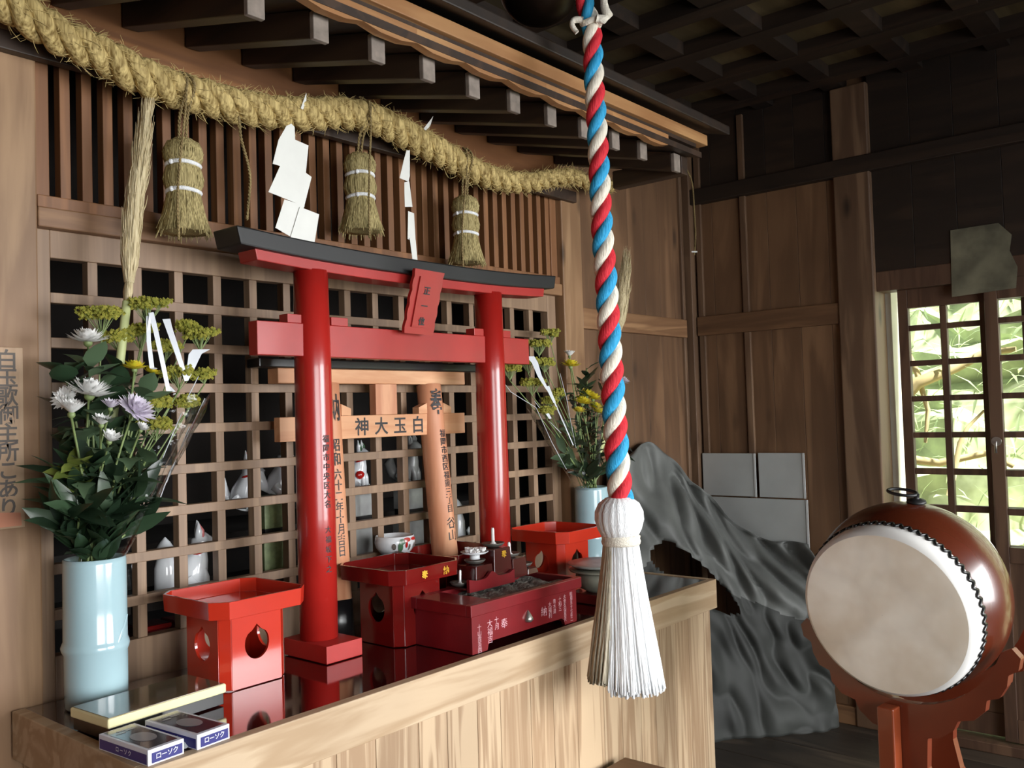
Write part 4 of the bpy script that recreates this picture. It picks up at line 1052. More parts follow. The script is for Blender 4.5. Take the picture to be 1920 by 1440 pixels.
# paper streamers
def streamer(label, quads, Y0, loc):
    t = thing('paper_streamer', label, 'paper streamer', loc)
    for i, qd in enumerate(quads):
        mb = MB(); p = [onY(x, y, Y0 - .003 * i) for x, y in qd]; mb.add(p, [tuple(range(len(p)))]); o = mb.build('paper_fold', 'paper', t)
        s = o.modifiers.new('solid', 'SOLIDIFY'); s.thickness = .0008
    return t
streamer('broad white zigzag paper streamer hanging over the black torii beam', [
    [(537, 236), (546, 232), (552, 238), (553, 262), (578, 273), (573, 326), (511, 307), (522, 262)],
    [(525, 311), (573, 324), (584, 332), (570, 387), (538, 374), (503, 360)],
    [(533, 374), (571, 386), (556, 415), (545, 444), (516, 427)],
    [(562, 388), (598, 402), (588, 464), (542, 453)]], 1.782, onY(548, 235, 1.78))
streamer('narrow white paper streamer seen edge-on near the torii plaque', [
    [(762, 282), (768, 282), (768, 330), (766, 341), (749, 334), (757, 300)], [(758, 342), (767, 340), (773, 388), (759, 388), (758, 360)], [(765, 396), (776, 400), (779, 455), (764, 448)], [(768, 446), (779, 450), (783, 495), (774, 494)]], 1.785, onY(765, 282, 1.785))
for P, lab in (([(795, 240), (812, 218), (806, 237), (792, 250)], 'scrap of white paper sticking up from rope above narrow streamer'), ([(563, 205), (574, 174), (574, 190), (568, 206)], 'small white paper tip poking up from rope above broad streamer')):
    mb = MB(); mb.add([onY(x, y, 1.795) for x, y in P], [(0, 1, 2, 3)]); o = mb.build('paper_scrap', 'paper'); tag(o, lab, 'paper scrap'); s = o.modifiers.new('solid', 'SOLIDIFY'); s.thickness = .0008

# ------------------------------------------------------------------ bell rope
BP = [(1078, -70), (1092, -12), (1104, 30), (1110, 60), (1114, 150), (1120, 250), (1124, 330), (1129, 430), (1136, 520), (1141, 600), (1146, 680), (1151, 760), (1155, 820), (1159, 880), (1165, 940)]
bp, BL = resample([dep(x, y, 2.2) for x, y in BP], 300)
t = thing('hanging_bell_rope', 'red white and blue twisted bell rope with a white tassel', 'bell rope', bp[150])
Lr = V((RT.x, RT.y, 0)).normalized(); Tw = V((-FW.x, -FW.y, 0)).normalized()
zr = onZ(1112, 75, 1).z
for k, (nm, mt) in enumerate((('red_strand', 'rred'), ('blue_strand', 'rblue'), ('white_strand', 'rwhite'))):
    mb = MB(); P = []
    for i, p in enumerate(bp):
        if p.z > 2.455: continue
        r = .0112 + .0040 * i / 300; ph = 2 * PI * (p.z - bp[0].z) / .135 + 2 * PI * k / 3 + PH if False else 2 * PI * p.z / .135 + 2 * PI * k / 3 + 2.2
        P.append(p + (Lr * sin(ph) + Tw * cos(ph)) * r)
    mb.tube(P, [.0122 + .0042 * i / len(P) for i in range(len(P))], 14); mb.build(nm, mt, t)
e = dep(1160, 934, 2.2); ebot = dep(1178, 1290, 2.2)
ax = V((ebot.x - e.x, ebot.y - e.y, ebot.z - e.z)); 
def at_(h, dx=0.0): k = h / (e.z - ebot.z); return e + ax * k + Lr * dx
mb = MB(); n = 64; fl = lambda a, h, i: 1 + .03 * sin(a * 19) + .02 * sin(a * 31 + 1)
mb.lathe([(.012, .004), (.03, .002), (.048, -.012), (.057, -.032), (.058, -.052), (.052, -.074), (.044, -.090)], n, e, rfun=fl); mb.build('tassel_head', 'tassel', t)
mb = MB(); mb.lathe([(.044, -.089), (.0475, -.092), (.046, -.098), (.048, -.104), (.046, -.111), (.043, -.113)], n, e + Lr * .002); mb.build('tassel_binding', 'band', t)
# skirt: bundle of threads, the left part older and yellowed
def skirt(name, mat, a0, a1, w, extra, seed, zend):
    rn = random.Random(seed); mb = MB()
    for i in range(w):
        a = a0 + (a1 - a0) * rn.random(); rr = rn.random() ** .4; h1 = zend * rn.uniform(.965, 1.012)
        P = []
        for j in range(7):
            u = j / 6; h = .110 + (h1 - .110) * u; R = (.041 + .044 * u ** 1.15) * rr
            P.append(at_(h) + (Lr * sin(a) * (1.0) + Tw * cos(a) * .9) * R + Lr * extra * u + V((rn.uniform(-1, 1), rn.uniform(-1, 1), 0)) * .0022 * u)
        mb.tube(P, [.0032, .0034, .0034, .0033, .0032, .003, .0022], 5, cap=True)
    tag(mb.build(name, mat, t), kind='stuff')
TL = e.z - ebot.z
skirt('tassel_threads', 'tassel', -.75, PI + .9, 1100, .004, 3, TL)
skirt('yellowed_tassel_threads', 'tasselold', PI + .7, 2 * PI - .6, 480, -.012, 5, TL * .95)
# knot and ties at the top
kn = dep(1108, 44, 2.19)
mb = MB(); q = [kn + Lr * .021 * cos(a) + Tw * .021 * sin(a) + V((0, 0, .004 * sin(2 * a))) for a in [2 * PI * i / 20 for i in range(21)]]
mb.tube(q, .008, 8, cap=False)
mb.tube([kn + Lr * -.02 + Tw * .02, kn + Lr * -.045 + Tw * .02 + V((0, 0, .004)), kn + Lr * -.05 + Tw * .02 + V((0, 0, -.012)), kn + Lr * -.036 + Tw * .02 + V((0, 0, -.03))], [.008, .010, .009, .006], 8)
mb.tube([kn + Lr * .01 + Tw * .028, kn + Lr * .034 + Tw * .024 + V((0, 0, -.004)), kn + Lr * .044 + Tw * .022 + V((0, 0, .004)), kn + Lr * .03 + Tw * .024 + V((0, 0, .02)), kn + Lr * .03 + Tw * .02 + V((0, 0, .07))], [.009, .014, .016, .010, .009], 8)
mb.build('white_knot', 'band', t, subsurf=2)
# bell
bc = dep(1011, -30, 2.28)
t = thing('hanging_bell', 'dark round bell hung near the ceiling beside the rope', 'bell', bc)
mb = MB(); R = .104; pr = [(R * sin(PI * i / 24), -R * cos(PI * i / 24)) for i in range(25)]; pr[0] = (0.0005, -R); pr[-1] = (.0005, R)
mb.lathe(pr, 40, bc); b = mb.build('bell_body', 'bellm', t)
mb = MB(); mb.lathe([(R * 1.0, -.010), (R * 1.05, -.006), (R * 1.05, .006), (R * 1.0, .010)], 40, bc); mb.build('equator_band', 'bellm', t)
mb = MB(); mb.tube([bc + V((0, 0, R)), bc + V((0, 0, max(.0, CEIL - bc.z)))], .009, 10); mb.build('hanger', 'bellm', t)

# ------------------------------------------------------------------ candle boxes, tray stand, plastic bag
def cbox(P0, ang, w, d, h, label):
    u = V((cos(ang), sin(ang), 0)); v_ = V((-sin(ang), cos(ang), 0)); o = V(P0); up = V((0, 0, 1))
    t = thing('candle_box', label, 'box', o, 'candle boxes')
    mb = MB(); mb.obox(o + u * w / 2 + v_ * d / 2 + up * h / 2, u * w / 2, v_ * d / 2, up * h / 2); b = mb.build('carton', 'boxwhite', t, .0008)
    mb = MB(); mb.add([o + u * a * w + v_ * c * d + up * (h + .0004) for a, c in ((.09, .05), (.91, .05), (.91, .97), (.09, .97))], [(0, 1, 2, 3)])
    mb.add([o + u * (w * .08 * 0) - u * .0004 + v_ * c * d + up * a for a, c in ((.002, .02), (h * .72, .02), (h * .72, .98), (.002, .98))], [(0, 1, 2, 3)], 1)
    mb.add([o + u * a * w - v_ * .0006 + up * c for a, c in ((.10, .003), (.95, .003), (.95, h * .76), (.10, h * .76))], [(0, 1, 2, 3)], 1)
    mb.add([o + u * w + u * .0004 + v_ * c * d + up * a for a, c in ((.002, .02), (h * .72, .02), (h * .72, .98), (.002, .98))], [(0, 3, 2, 1)], 1)
    mb.add([o + u * (.5 + .28 * cos(a)) * w + v_ * (.45 + .19 * sin(a)) * d + up * (h + .0008) for a in [2 * PI * i / 24 for i in range(24)]], [tuple(range(24))], 2)
    for (a, c, e, f_) in ((.2, .76, .45, .80), (.5, .8, .75, .84), (.3, .84, .7, .87)): mb.add([o + u * x * w + v_ * y * d + up * (h + .0008) for x, y in ((a, c), (e, c), (e, f_), (a, f_))], [(0, 1, 2, 3)], 2)
    mb.build('printed_panels', ['boxdark', 'navy', 'boxoval'], b)
    text('lettering', 'ローソク', flat(o - v_ * .0012 + u * w * .28 + up * (h * .72), u, up), h * .44, 'boxwhite', b, bold=.01, vertical=False, lead=.92)
    text('lettering', 'ローソク', flat(o - u * .0012 + v_ * d * .60 + up * (h * .66), -v_, up), h * .40, 'boxwhite', b, bold=.01, vertical=False, lead=1.2)
cbox((.744, 1.4185, ZC + .0006), .07, .066, .147, .0255, 'navy and white candle box in the front left corner of counter')
cbox((.831, 1.418, ZC + .0006), .09, .066, .150, .0255, 'navy and white candle box pushed under the cream edge toward the lacquer')
mb = MB()
for i in range(9):
    for j in range(7): mb.v.append(V((.815 + .018 * i / 8 + rnd.uniform(-.001, .001), 1.440 + .05 * j / 6, ZC + .001 + .012 * sin(PI * i / 8) * sin(PI * j / 6) + rnd.uniform(0, .002))))
for i in range(8):
    for j in range(6): a = i * 7 + j; mb.f.append([a, a + 7, a + 8, a + 1]); mb.m.append(0); mb.sm.append(True)
tag(mb.build('plastic_packet', plain('frosted_plastic', srgb(206, 214, 216), .25, var=.1, vscale=60)), 'crumpled clear plastic packet between the two candle boxes', 'packet')
t = thing('lacquer_stand', 'low black stand with glossy brown top and cream edge before left vase', 'low stand', (.875, 1.65, ZC))
a = .07; u = V((cos(a), sin(a), 0)); v_ = V((-sin(a), cos(a), 0)); o = V((.759, 1.584, ZC)); up = V((0, 0, 1))
W_, D_ = .245, .128
mb = MB(); mb.obox(o + u * W_ / 2 + v_ * D_ / 2 + up * .0115, u * (W_ / 2 - .004), v_ * (D_ / 2 - .004), up * .011); mb.build('base', 'blackg', t, .001)
mb = MB(); mb.obox(o + u * W_ / 2 + v_ * D_ / 2 + up * .0315, u * W_ / 2, v_ * D_ / 2, up * .0088); mb.build('edge', 'cream', t, .003)
mb = MB(); mb.obox(o + u * W_ / 2 + v_ * D_ / 2 + up * .0408, u * (W_ / 2 - .004), v_ * (D_ / 2 - .003), up * .0005); mb.build('glossy_top', 'slabtop', t)

# plaque with inscription on the left post
t = thing('wooden_plaque', 'pale wooden inscription board on the left post', 'plaque', onY(12, 990, 1.928))
zt, zb_ = onY(20, 652, 1.93).z, onY(20, 990, 1.93).z; xr = onY(40, 800, 1.93).x
mb = MB(); mb.box((xr - .085, 1.918, zb_), (xr, 1.9295, zt)); b = mb.build('board', 'plaquew', t, .001)
text('lettering', '白玉歌御主所こあり', flat((xr - .030, 1.9175, zt - .008), (1, 0, 0), (0, 0, 1)), .041, 'inkgrey', b, bold=.02, lead=.89)
mb = MB(); mb.add([(xr - .06, 1.9172, zb_ + .004), (xr - .006, 1.9172, zb_ + .004), (xr - .008, 1.9172, zb_ + .03), (xr - .055, 1.9172, zb_ + .034)], [(0, 1, 2, 3)]); mb.build('red_seal', plain('faded_red', srgb(204, 134, 104), .8, var=.1), b)

# ------------------------------------------------------------------ things inside the sanctuary
def shelf(label, x0, x1, ya, yb, z):
    t = thing('sanctuary_shelf', label, 'shelf', ((x0 + x1) / 2, ya, z)); mb = MB(); mb.box((x0, ya, z - .02), (x1, yb, z)); mb.build('board', 'innershade', t, .002)
    mb = MB(); mb.box((x0, ya + .02, z - .05), (x0 + .02, yb, z - .0205)); mb.box((x1 - .02, ya + .02, z - .05), (x1, yb, z - .0205)); mb.build('bracket', 'innershade', t)
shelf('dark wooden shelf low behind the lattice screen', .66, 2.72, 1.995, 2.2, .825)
shelf('dark wooden upper shelf inside the sanctuary', .66, 2.72, 2.22, 2.60, .93)
def fox(loc, yaw, s, label, body='porcelain', ear='pink', tailup=False):
    loc = V(loc); t = thing('fox_figurine', label, 'figurine', loc, 'fox figurines behind the lattice')
    R = Matrix.Rotation(yaw, 3, 'Z'); T = lambda *p: loc + R @ (V(p) * s)
    mb = MB(); sc = s
    mb.tube([T(.02, 0, 0), T(.012, 0, .02), T(.004, 0, .05), T(-.006, 0, .078), T(-.010, 0, .098), T(-.012, 0, .112), T(-.024, 0, .118), T(-.042, 0, .110), T(-.058, 0, .103)], [x * sc for x in (.030, .037, .036, .027, .020, .023, .022, .013, .005)], 16)
    for sy in (-1, 1):
        mb.tube([T(-.012, sy * .014, .06), T(-.024, sy * .014, .03), T(-.026, sy * .014, .004), T(-.036, sy * .014, .002)], [x * sc for x in (.012, .010, .009, .006)], 10)
        mb.tube([T(.02, sy * .026, .03), T(.004, sy * .032, .012), T(-.016, sy * .032, .005)], [x * sc for x in (.018, .016, .008)], 10)
    b = mb.build('body', body, t)
    for sy in (-1, 1):
        mb = MB(); mb.tube([T(-.010, sy * .013, .128), T(-.010, sy * .016, .145), T(-.008, sy * .018, .168)], [x * sc for x in (.010, .009, .001)], 8); e = mb.build('ear', body, t)
        mb = MB(); mb.tube([T(-.017, sy * .0135, .130), T(-.0175, sy * .0162, .145), T(-.011, sy * .018, .162)], [x * sc for x in (.006, .0055, .0008)], 8); mb.build('inner_ear', ear, e)
    mb = MB()
    if tailup: mb.tube([T(.035, 0, .015), T(.06, 0, .03), T(.062, 0, .07), T(.05, 0, .1), T(.06, 0, .118)], [x * sc for x in (.010, .018, .022, .015, .003)], 12)
    else: mb.tube([T(.03, .0, .01), T(.055, .01, .03), T(.068, .012, .065), T(.06, .01, .09)], [x * sc for x in (.010, .017, .018, .004)], 12)
    mb.build('tail', body, t)
    mb = MB(); 
    for sy in (-1, 1): mb.ball(T(-.036, sy * .0115, .117), .0028 * sc, 6)
    mb.ball(T(-.0585, 0, .104), .003 * sc, 6); mb.build('painted_eyes', 'ink', b)
    mb = MB(); q = [T(-.010, 0, .092) + R @ (V((cos(a) * .022, sin(a) * .022, -.006 * cos(a))) * s) for a in [2 * PI * i / 16 for i in range(17)]]; mb.tube(q, .0035 * s, 6, cap=False); mb.build('red_collar', 'redg', b)
    return t
def pedestal(x, y, z0, z1, w, label, mat='olive'):
    t = thing('figurine_pedestal', label, 'pedestal', (x, y, z0)); mb = MB()
    h = (z1 - z0); mb.box((x - w, y - .03, z0), (x + w, y + .04, z0 + h * .45)); mb.build('lower_tier', mat, t, .002)
    mb = MB(); mb.box((x - w * .85, y - .025, z0 + h * .4505), (x + w * .85, y + .035, z0 + h * .6)); mb.build('black_band', 'blackg', t)
    mb = MB(); mb.box((x - w * .9, y - .028, z0 + h * .6005), (x + w * .9, y + .038, z1)); mb.build('upper_tier', mat, t, .002)
pos = onY(500, 928, 2.07); pedestal(pos.x, 2.05, .8255, pos.z + .0, .045, 'green and gold tiered stand under the upper left fox')
fox((pos.x + .030, 2.05, pos.z + .0005), PI - .5, .82, 'white fox with green-lined ears seen through the lattice left of red column', 'porcelain', 'olive')
fox((pos.x - .045, 2.10, pos.z - .03), PI - .9, .9, 'white fox half hidden by a lattice bar at far left of upper pair')
pos = onY(372, 1098, 2.03); fox((pos.x, 2.045, .8255), PI - .45, 1.0, 'white fox with pink ears just above the bright red left stand', 'porcelain', 'pink', True)
pos = onY(668, 912, 2.07); pedestal(pos.x, 2.06, .8255, pos.z, .05, 'dim grey tiered stand under the red-bibbed fox', 'greyfox')
f3 = fox((pos.x, 2.06, pos.z + .0005), 2.1, .80, 'white fox with red markings under the inscribed wooden beam', 'porcelain', 'greeng')
mb = MB(); mb.ball(V((pos.x - .012, 2.038, pos.z + .035)), .016, 10, 0, 1, .6, .8); mb.build('red_bib', 'redg', f3)
pos = onY(768, 905, 2.10); pedestal(pos.x, 2.10, .8255, pos.z, .04, 'dim grey stand under the large grey fox', 'greyfox'); fox((pos.x, 2.10, pos.z + .0005), 1.9, .95, 'large grey fox in the dark beside the inscribed right pole', 'greyfox', 'greyfox')
pos = onY(897, 1003, 2.05); fox((pos.x, 2.06, .8255), PI - .5, .42, 'tiny white fox beside the right red column base')
pos = onY(522, 1075, 2.05); fox((pos.x, 2.06, .8255), PI - .3, .36, 'tiny white fox tip showing above the tray of left red stand')
# sake flasks and cup
def flask(x, y, z, s, label):
    t = thing('sake_flask', label, 'flask', (x, y, z)); mb = MB(); mb.lathe([(0, 0), (.024 * s, 0), (.028 * s, .01 * s), (.027 * s, .07 * s), (.02 * s, .095 * s), (.013 * s, .105 * s), (.014 * s, .115 * s)], 24, (x, y, z)); mb.build('body', 'porcelain', t)
    mb = MB(); mb.lathe([(.019 * s, .1152 * s), (.021 * s, .12 * s), (.012 * s, .134 * s), (.001, .146 * s)], 24, (x, y, z)); mb.build('pointed_cap', 'porcelain', t)
pos = onY(313, 1100, 2.035); flask(pos.x, 2.04, .8255, .95, 'tall white sake flask behind lattice left of pink-eared fox')
pos = onY(859, 1000, 2.03); flask(pos.x, 2.035, .8255, .98, 'white sake flask with pointed cap right of the inscribed pole')
pos = onY(330, 1095, 2.05); t = thing('porcelain_cup', 'small white cup leaning beside the tall sake flask', 'cup', (pos.x, 2.06, .8255)); mb = MB(); mb.lathe([(0, 0), (.014, 0), (.018, .01), (.026, .05), (.025, .05), (.016, .012), (0, .008)], 24, (pos.x + .004, 2.07, .8255)); mb.build('cup', 'porcelain', t)
pos = onY(247, 1080, 2.03); t = thing('glass_jar', 'small glass jar behind the lattice at the edge of left vase', 'jar', (pos.x, 2.04, .8255)); mb = MB(); mb.lathe([(0, 0), (.024, 0), (.026, .01), (.026, .06), (.018, .085), (.019, .1)], 24, (pos.x, 2.04, .8255)); mb.build('glass', clear_film('jar_glass', (.85, .9, .9), .7), t)
pos = onY(282, 1150, 2.02)
for k, (dx, lab) in enumerate(((0, 'dark red box low behind lattice right of left vase'), (.085, 'second dark red box low behind lattice next to red stand'))):
    t = thing('red_box', lab, 'box', (pos.x + dx, 2.03, .6805)); mb = MB(); mb.box((pos.x + dx - .035, 1.995, .69), (pos.x + dx + .035, 2.06, .76)); mb.build('box', 'burn', t, .003); mb = MB(); mb.box((pos.x + dx - .038, 1.992, .7605), (pos.x + dx + .038, 2.063, .772)); mb.build('lid', 'sandark', t, .003)
shelf('dark board low behind the lattice carrying red boxes', .66, 2.72, 1.99, 2.15, .6898)

# ------------------------------------------------------------------ drum on its stand
DC = dep(1655, 1153, 2.2); w_ = ray(1655, 1153).normalized(); u_ = (RT - w_ * RT.dot(w_)).normalized(); v_ = w_.cross(u_)
if v_.z > 0: v_ = -v_
th = math.radians(32)
NN = (-cos(th) * w_ + sin(th) * (-.80 * u_ + .60 * v_)).normalized()     # out of the near head
A_ = -NN
t = thing('drum', 'barrel drum with pale hide head and red-brown lacquered body', 'drum', DC)
Rh = .197; Ld = .37
mb = MB(); prof = [(Rh * .985, .055)]
for i in range(17):
    u = i / 16; prof.append((.206 - .034 * u + .046 * (1 - (2 * u - 1) ** 2), .052 + (Ld - .104) * u))
mb.lathe(prof, 72, DC, A_); body = mb.build('body', 'drumw', t)
for sgn, off, nm in ((1, 0, 'near_head'), (-1, Ld, 'far_head')):
    ax2 = A_ * sgn; o = DC + A_ * off; Rh = .197 if sgn > 0 else .158
    mb = MB(); mb.lathe([(.0005, -.003), (Rh * .5, -.003), (Rh * .9, -.001), (Rh, .002)], 72, o, ax2, 0, cap=False); hd = mb.build(nm, 'skin', t)
    mb = MB(); mb.lathe([(Rh, .002), (Rh + .008, .008), (Rh + .013, .022), (Rh + .0165, .050), (Rh + .016, .062), (Rh + .010, .062)], 72, o, ax2, 0, cap=False); mb.build('rim_skin', 'skinw', hd)
    mb = MB(); q = []; uu = ax2.orthogonal().normalized(); ww = ax2.cross(uu); nz = 66
    for i in range(nz * 8 + 1):
        a = 2 * PI * i / (nz * 8); h = .052 + .0085 * sin(nz * a); q.append(o + ax2 * h + (uu * cos(a) + ww * sin(a)) * (Rh + .0175))
    mb.tube(q, .0042, 6, cap=False); mb.build('laced_cord', 'blackg', hd)
# iron ring handle on top
perp = A_.cross(V((0, 0, 1))).normalized(); top = perp.cross(A_); top = top if top.z > 0 else -top
tpos = dep(1748, 962, 2.3); tc_ = DC + A_ * .19; dvec = (top * .9 + perp * (.12 if perp.dot(RT) > 0 else -.12)).normalized(); hb = tc_ + dvec * .236
mb = MB(); mb.lathe([(.024, 0), (.022, .006), (.01, .010), (0.0005, .012)], 20, hb, dvec); mb.tube([hb + dvec * .006, hb + dvec * .022], .007, 10); rr = hb + dvec * .020
pr_ = perp if perp.dot(RT) < 0 else -perp
q = [rr + pr_ * (.036 - .036 * cos(a)) + A_ * .026 * sin(a) + dvec * (.010 * (1 - cos(a)) * .5) for a in [2 * PI * i / 28 for i in range(29)]]
mb.tube(q, .0042, 8, cap=False); mb.build('ring_handle', 'black', t)
# stand: two scalloped cradle boards, front post, stretchers, feet
hz = V((A_.x, A_.y, 0)).normalized(); sd = V((0, 0, 1)).cross(hz); sd = sd if sd.dot(RT) > 0 else -sd
t = thing('drum_stand', 'orange-brown carved drum stand with scalloped cradle boards', 'drum stand', V((DC.x, DC.y, 0)) + hz * .2)
def cradle(off):
    c0 = DC + A_ * off; zc = c0.z; c0 = V((c0.x, c0.y, 0)); Rr = .206 + .042 * (1 - (2 * (off - .052) / (Ld - .104) - 1) ** 2) + .011
    Rr /= cos(math.asin(max(-1, min(1, A_.z)))) * 1.0
    pts = []
    for i in range(17):
        a = math.radians(200 + 140 * i / 16); pts.append((Rr * cos(a) * 1.004, zc + Rr * sin(a) * 1.004 - .004))
    rim = [(.235, -.075), (.252, -.095), (.246, -.125), (.226, -.138), (.222, -.165), (.206, -.195), (.180, -.205), (.176, -.232), (.152, -.258), (.118, -.268), (.108, -.292), (.078, -.318), (.05, -.325), (.046, -.40), (.06, -.47), (.10, -.53)]
    right = [(x, zc + z) for x, z in rim]; zb = max(.05, zc - .60)
    right = [(x * 1.08, z) for x, z in right]; poly = pts + [(x, z) for x, z in right if z > .06] + [(.11, .06), (-.11, .06)] + [(-x, z) for x, z in reversed(right) if z > .06]
    mb = MB(); mb.prism([c0 + sd * x + V((0, 0, z)) for x, z in poly], hz * .026); mb.build('cradle_board', 'drumstand', t, .003)
    mb = MB(); mb.obox(c0 + hz * .013 + V((0, 0, .03)), sd * .2, hz * .03, V((0, 0, .0298))); mb.build('foot', 'drumstand', t, .004)
cradle(.10); cradle(.27)
c0 = DC + A_ * .10; c0 = V((c0.x, c0.y, 0)); zc = DC.z
mb = MB(); mb.obox(c0 - hz * .024 - sd * .030 + V((0, 0, (zc - .243) / 2 + .03)), sd * .021, hz * .0215, V((0, 0, (zc - .303) / 2))); mb.build('front_post', plain('lit_orange_lacquer', srgb(122, 52, 26), .3, coat=.3, var=.1), t, .004)
for z in (.12, .22):
    mb = MB(); a = c0 + hz * .0265; b = DC + A_ * .27; b = V((b.x, b.y, 0)); mb.obox((a + b) / 2 + V((0, 0, z)), sd * .02, (b - a) / 2 * .995, V((0, 0, .018))); mb.build('stretcher', 'drumstand', t, .003)

# ------------------------------------------------------------------ grey boards, crumpled sheet, notice, box on the floor
def gboard(y0, y1, z0, z1, label, dx=0):
    t = thing('grey_board', label, 'board', (XR - .02, (y0 + y1) / 2, z0), 'grey boards on the right wall')
    mb = MB(); mb.box((XR - .026 - dx, y1, z0), (XR - .016 - dx, y0, z1)); mb.build('sheet', 'board', t, .001)
    mb = MB(); mb.box((XR - .030 - dx, y1 - .004, z0), (XR - .0265 - dx, y1 + .004, z1)); mb.build('pale_edge', plain('pale_edge', srgb(196, 198, 196), .4, var=.05), t)
gboard(1.895, 1.655, .862, 1.04, 'grey sheet board at the wall corner, upper left of three')
gboard(1.640, 1.447, .862, 1.042, 'smaller grey sheet board nearer the wooden post, upper right of three')
gboard(1.895, 1.440, .668, .856, 'long grey sheet board under the two others', .002)

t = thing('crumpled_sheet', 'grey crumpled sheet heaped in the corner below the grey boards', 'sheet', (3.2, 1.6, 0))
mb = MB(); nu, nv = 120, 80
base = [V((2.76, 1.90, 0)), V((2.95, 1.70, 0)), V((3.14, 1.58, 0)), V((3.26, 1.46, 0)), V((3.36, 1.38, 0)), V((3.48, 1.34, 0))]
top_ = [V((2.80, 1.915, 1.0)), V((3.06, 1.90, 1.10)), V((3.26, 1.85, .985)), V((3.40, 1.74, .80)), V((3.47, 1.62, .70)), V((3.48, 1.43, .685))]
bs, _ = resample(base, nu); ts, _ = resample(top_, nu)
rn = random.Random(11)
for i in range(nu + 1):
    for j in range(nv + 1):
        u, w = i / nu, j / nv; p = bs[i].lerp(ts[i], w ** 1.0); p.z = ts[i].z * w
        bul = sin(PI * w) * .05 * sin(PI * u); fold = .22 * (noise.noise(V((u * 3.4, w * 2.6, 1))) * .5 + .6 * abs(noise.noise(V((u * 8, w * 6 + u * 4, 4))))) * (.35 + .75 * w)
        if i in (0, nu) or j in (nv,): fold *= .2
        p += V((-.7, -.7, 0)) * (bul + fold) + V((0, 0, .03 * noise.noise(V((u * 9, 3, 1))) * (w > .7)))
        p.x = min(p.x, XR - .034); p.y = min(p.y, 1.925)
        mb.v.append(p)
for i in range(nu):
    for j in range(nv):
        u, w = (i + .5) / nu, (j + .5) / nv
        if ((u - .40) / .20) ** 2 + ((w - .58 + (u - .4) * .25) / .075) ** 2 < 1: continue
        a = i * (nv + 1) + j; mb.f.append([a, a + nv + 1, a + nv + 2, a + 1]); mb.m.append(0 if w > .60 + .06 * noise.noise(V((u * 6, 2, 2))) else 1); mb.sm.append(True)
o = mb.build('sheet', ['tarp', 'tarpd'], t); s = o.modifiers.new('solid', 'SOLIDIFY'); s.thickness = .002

t = thing('paper_notice', 'square yellowed paper notice on the dark wall above the door', 'notice', onX(1840, 490, XR))
a = [onX(x, y, XR - .004) for x, y in ((1782, 432), (1872, 418), (1897, 440), (1893, 470), (1908, 500), (1905, 540), (1785, 557))]
mb = MB(); mb.prism(a, (-.0015, 0, 0)); mb.build('paper', 'oldpaper', t)

p = onY(1172, 1419, 1.392)
t = thing('wooden_box', 'dark wooden box corner at the foot of the counter', 'box', (p.x - .13, 1.31, 0))
mb = MB(); mb.box((p.x - .25, 1.10, 0), (p.x - .015, 1.38, p.z - .018)); mb.build('box', 'wallrail', t, .003)
mb = MB(); mb.box((p.x - .265, 1.085, p.z - .0175), (p.x, 1.392, p.z)); mb.build('lid', 'wallrail', t, .003)

# ------------------------------------------------------------------ outdoors beyond the door
mb = MB(); n = 40
for i in range(n + 1):
    for j in range(n + 1):
        y = -7 + 14 * i / n; w = j / n; mb.v.append(V((5.0 + 3.2 * w + .25 * sin(y * 2.1 + w * 5) + rnd.uniform(-.12, .12), y, -.1 + 4.6 * w + rnd.uniform(-.1, .1))))
for i in range(n):
    for j in range(n): a = i * (n + 1) + j; mb.f.append([a, a + n + 1, a + n + 2, a + 1]); mb.m.append(0); mb.sm.append(False)
struct('hill', mb, 'hillm')
mb = MB()
for _ in range(9000):
    p = V((rnd.uniform(4.4, 6.6), rnd.uniform(-2.4, 4.4), rnd.uniform(-.05, 3.4))); d = V((rnd.uniform(-.7, .4), rnd.uniform(-1, 1), rnd.uniform(-.9, .9)))
    mb.leaf(p, d, (rnd.uniform(-.3, .3), rnd.uniform(-.3, .3), 1), rnd.uniform(.06, .17), rnd.uniform(.010, .024), 0, .3, n=2)
o = mb.build('bamboo_grass', 'foliage'); tag(o, 'bright sunlit bamboo grass outside the lattice door', 'undergrowth', kind='stuff')
def branch(P, r, label):
    t = thing('bare_branch', label, 'branch', P[0]); mb = MB(); mb.tube(P, [r * (1 - .6 * i / (len(P) - 1)) for i in range(len(P))], 8); mb.build('limb', 'branchm', t)
branch([onX(1660, 780, 4.5), onX(1720, 718, 4.5), onX(1790, 690, 4.6), onX(1850, 660, 4.7), onX(1905, 655, 4.7)], .035, 'thick pale branch slanting up behind the upper door panes')
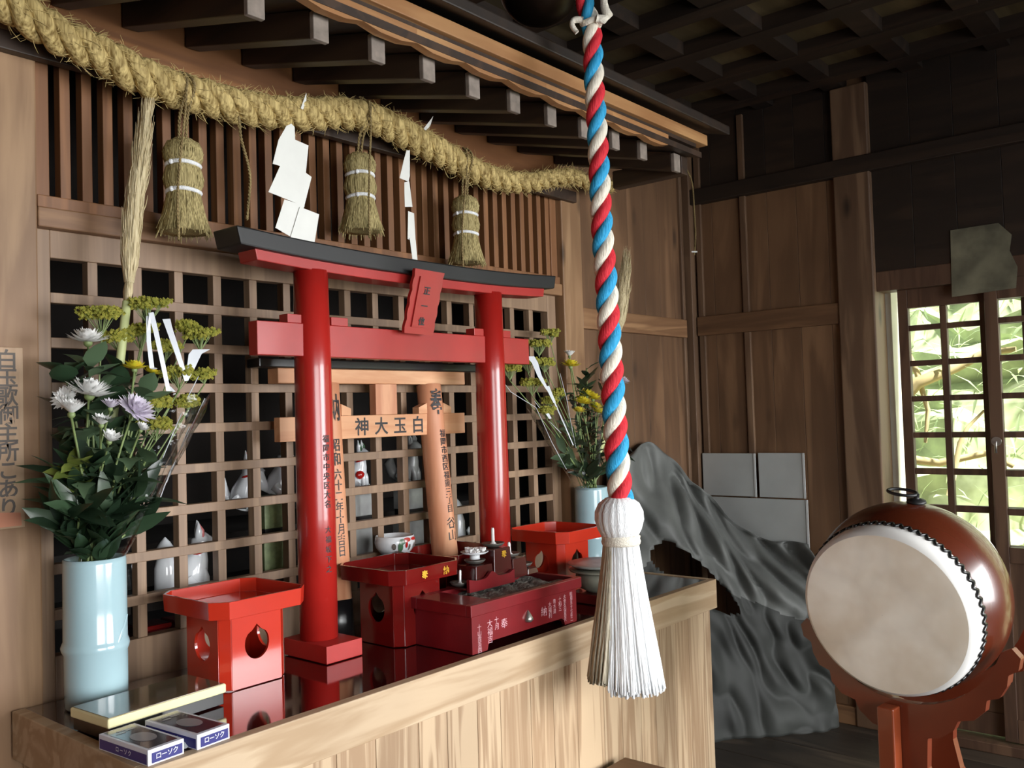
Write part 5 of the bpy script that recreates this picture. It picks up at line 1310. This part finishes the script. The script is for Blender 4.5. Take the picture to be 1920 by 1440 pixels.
branch([onX(1650, 845, 4.4), onX(1700, 860, 4.45), onX(1760, 868, 4.5), onX(1850, 850, 4.6), onX(1900, 875, 4.6)], .025, 'pale branch lying level behind the lower door panes')
branch([onX(1690, 640, 4.6), onX(1720, 700, 4.55), onX(1740, 770, 4.5), onX(1735, 830, 4.5)], .018, 'thin branch drooping behind the left door column')
branch([onX(1780, 930, 4.3), onX(1800, 830, 4.35), onX(1815, 800, 4.4), onX(1845, 770, 4.45)], .014, 'forked thin branch behind the middle door panes')

# ------------------------------------------------------------------ light
wd = bpy.data.worlds.new('world'); bpy.context.scene.world = wd; wd.use_nodes = True
nt = wd.node_tree; bg = nt.nodes['Background']; bg.inputs[0].default_value = (.80, .90, 1, 1); bg.inputs[1].default_value = .36
def lamp(kind, name, loc, aim, energy, color=(1, 1, 1), **kw):
    l = bpy.data.lights.new(name, kind); l.energy = energy; l.color = color
    for k, v in kw.items(): setattr(l, k, v)
    o = bpy.data.objects.new(name, l); col.objects.link(o); o.location = loc
    o.rotation_euler = (V(aim) - V(loc)).to_track_quat('-Z', 'Y').to_euler(); return o
lamp('AREA', 'side_opening_daylight', (2.75, -1.9, 1.2), (1.55, 1.7, .25), 46, (.98, .99, 1.0), shape='RECTANGLE', size=1.8, size_y=1.4, spread=1.55)
lamp('AREA', 'front_opening_fill', (.3, -2.3, 1.2), (1.4, 1.7, .25), 25, (.99, .99, .98), shape='RECTANGLE', size=2.0, size_y=1.4, spread=1.6)  # added fill from the open front for drum head and left post
lamp('AREA', 'soft_hall_fill', (.8, -2.4, 1.0), (2.1, 1.4, .9), 26, (.96, .99, 1.0), shape='RECTANGLE', size=2.6, size_y=1.5)  # added fill lamp without a source, lifts right wall, sheet and drum
lamp('SUN', 'sun', (6, -6, 12), (5.3, 0, 3), 16, (1, .98, .90), angle=.03)
lamp('AREA', 'door_daylight', (4.2, .4, 1.5), (2.4, .7, .8), 6, (.95, 1.0, .9), shape='RECTANGLE', size=1.6, size_y=1.4)
vs = bpy.context.scene.view_settings; vs.view_transform = 'Standard'; vs.look = 'None'; vs.exposure = 0; vs.gamma = 1.08
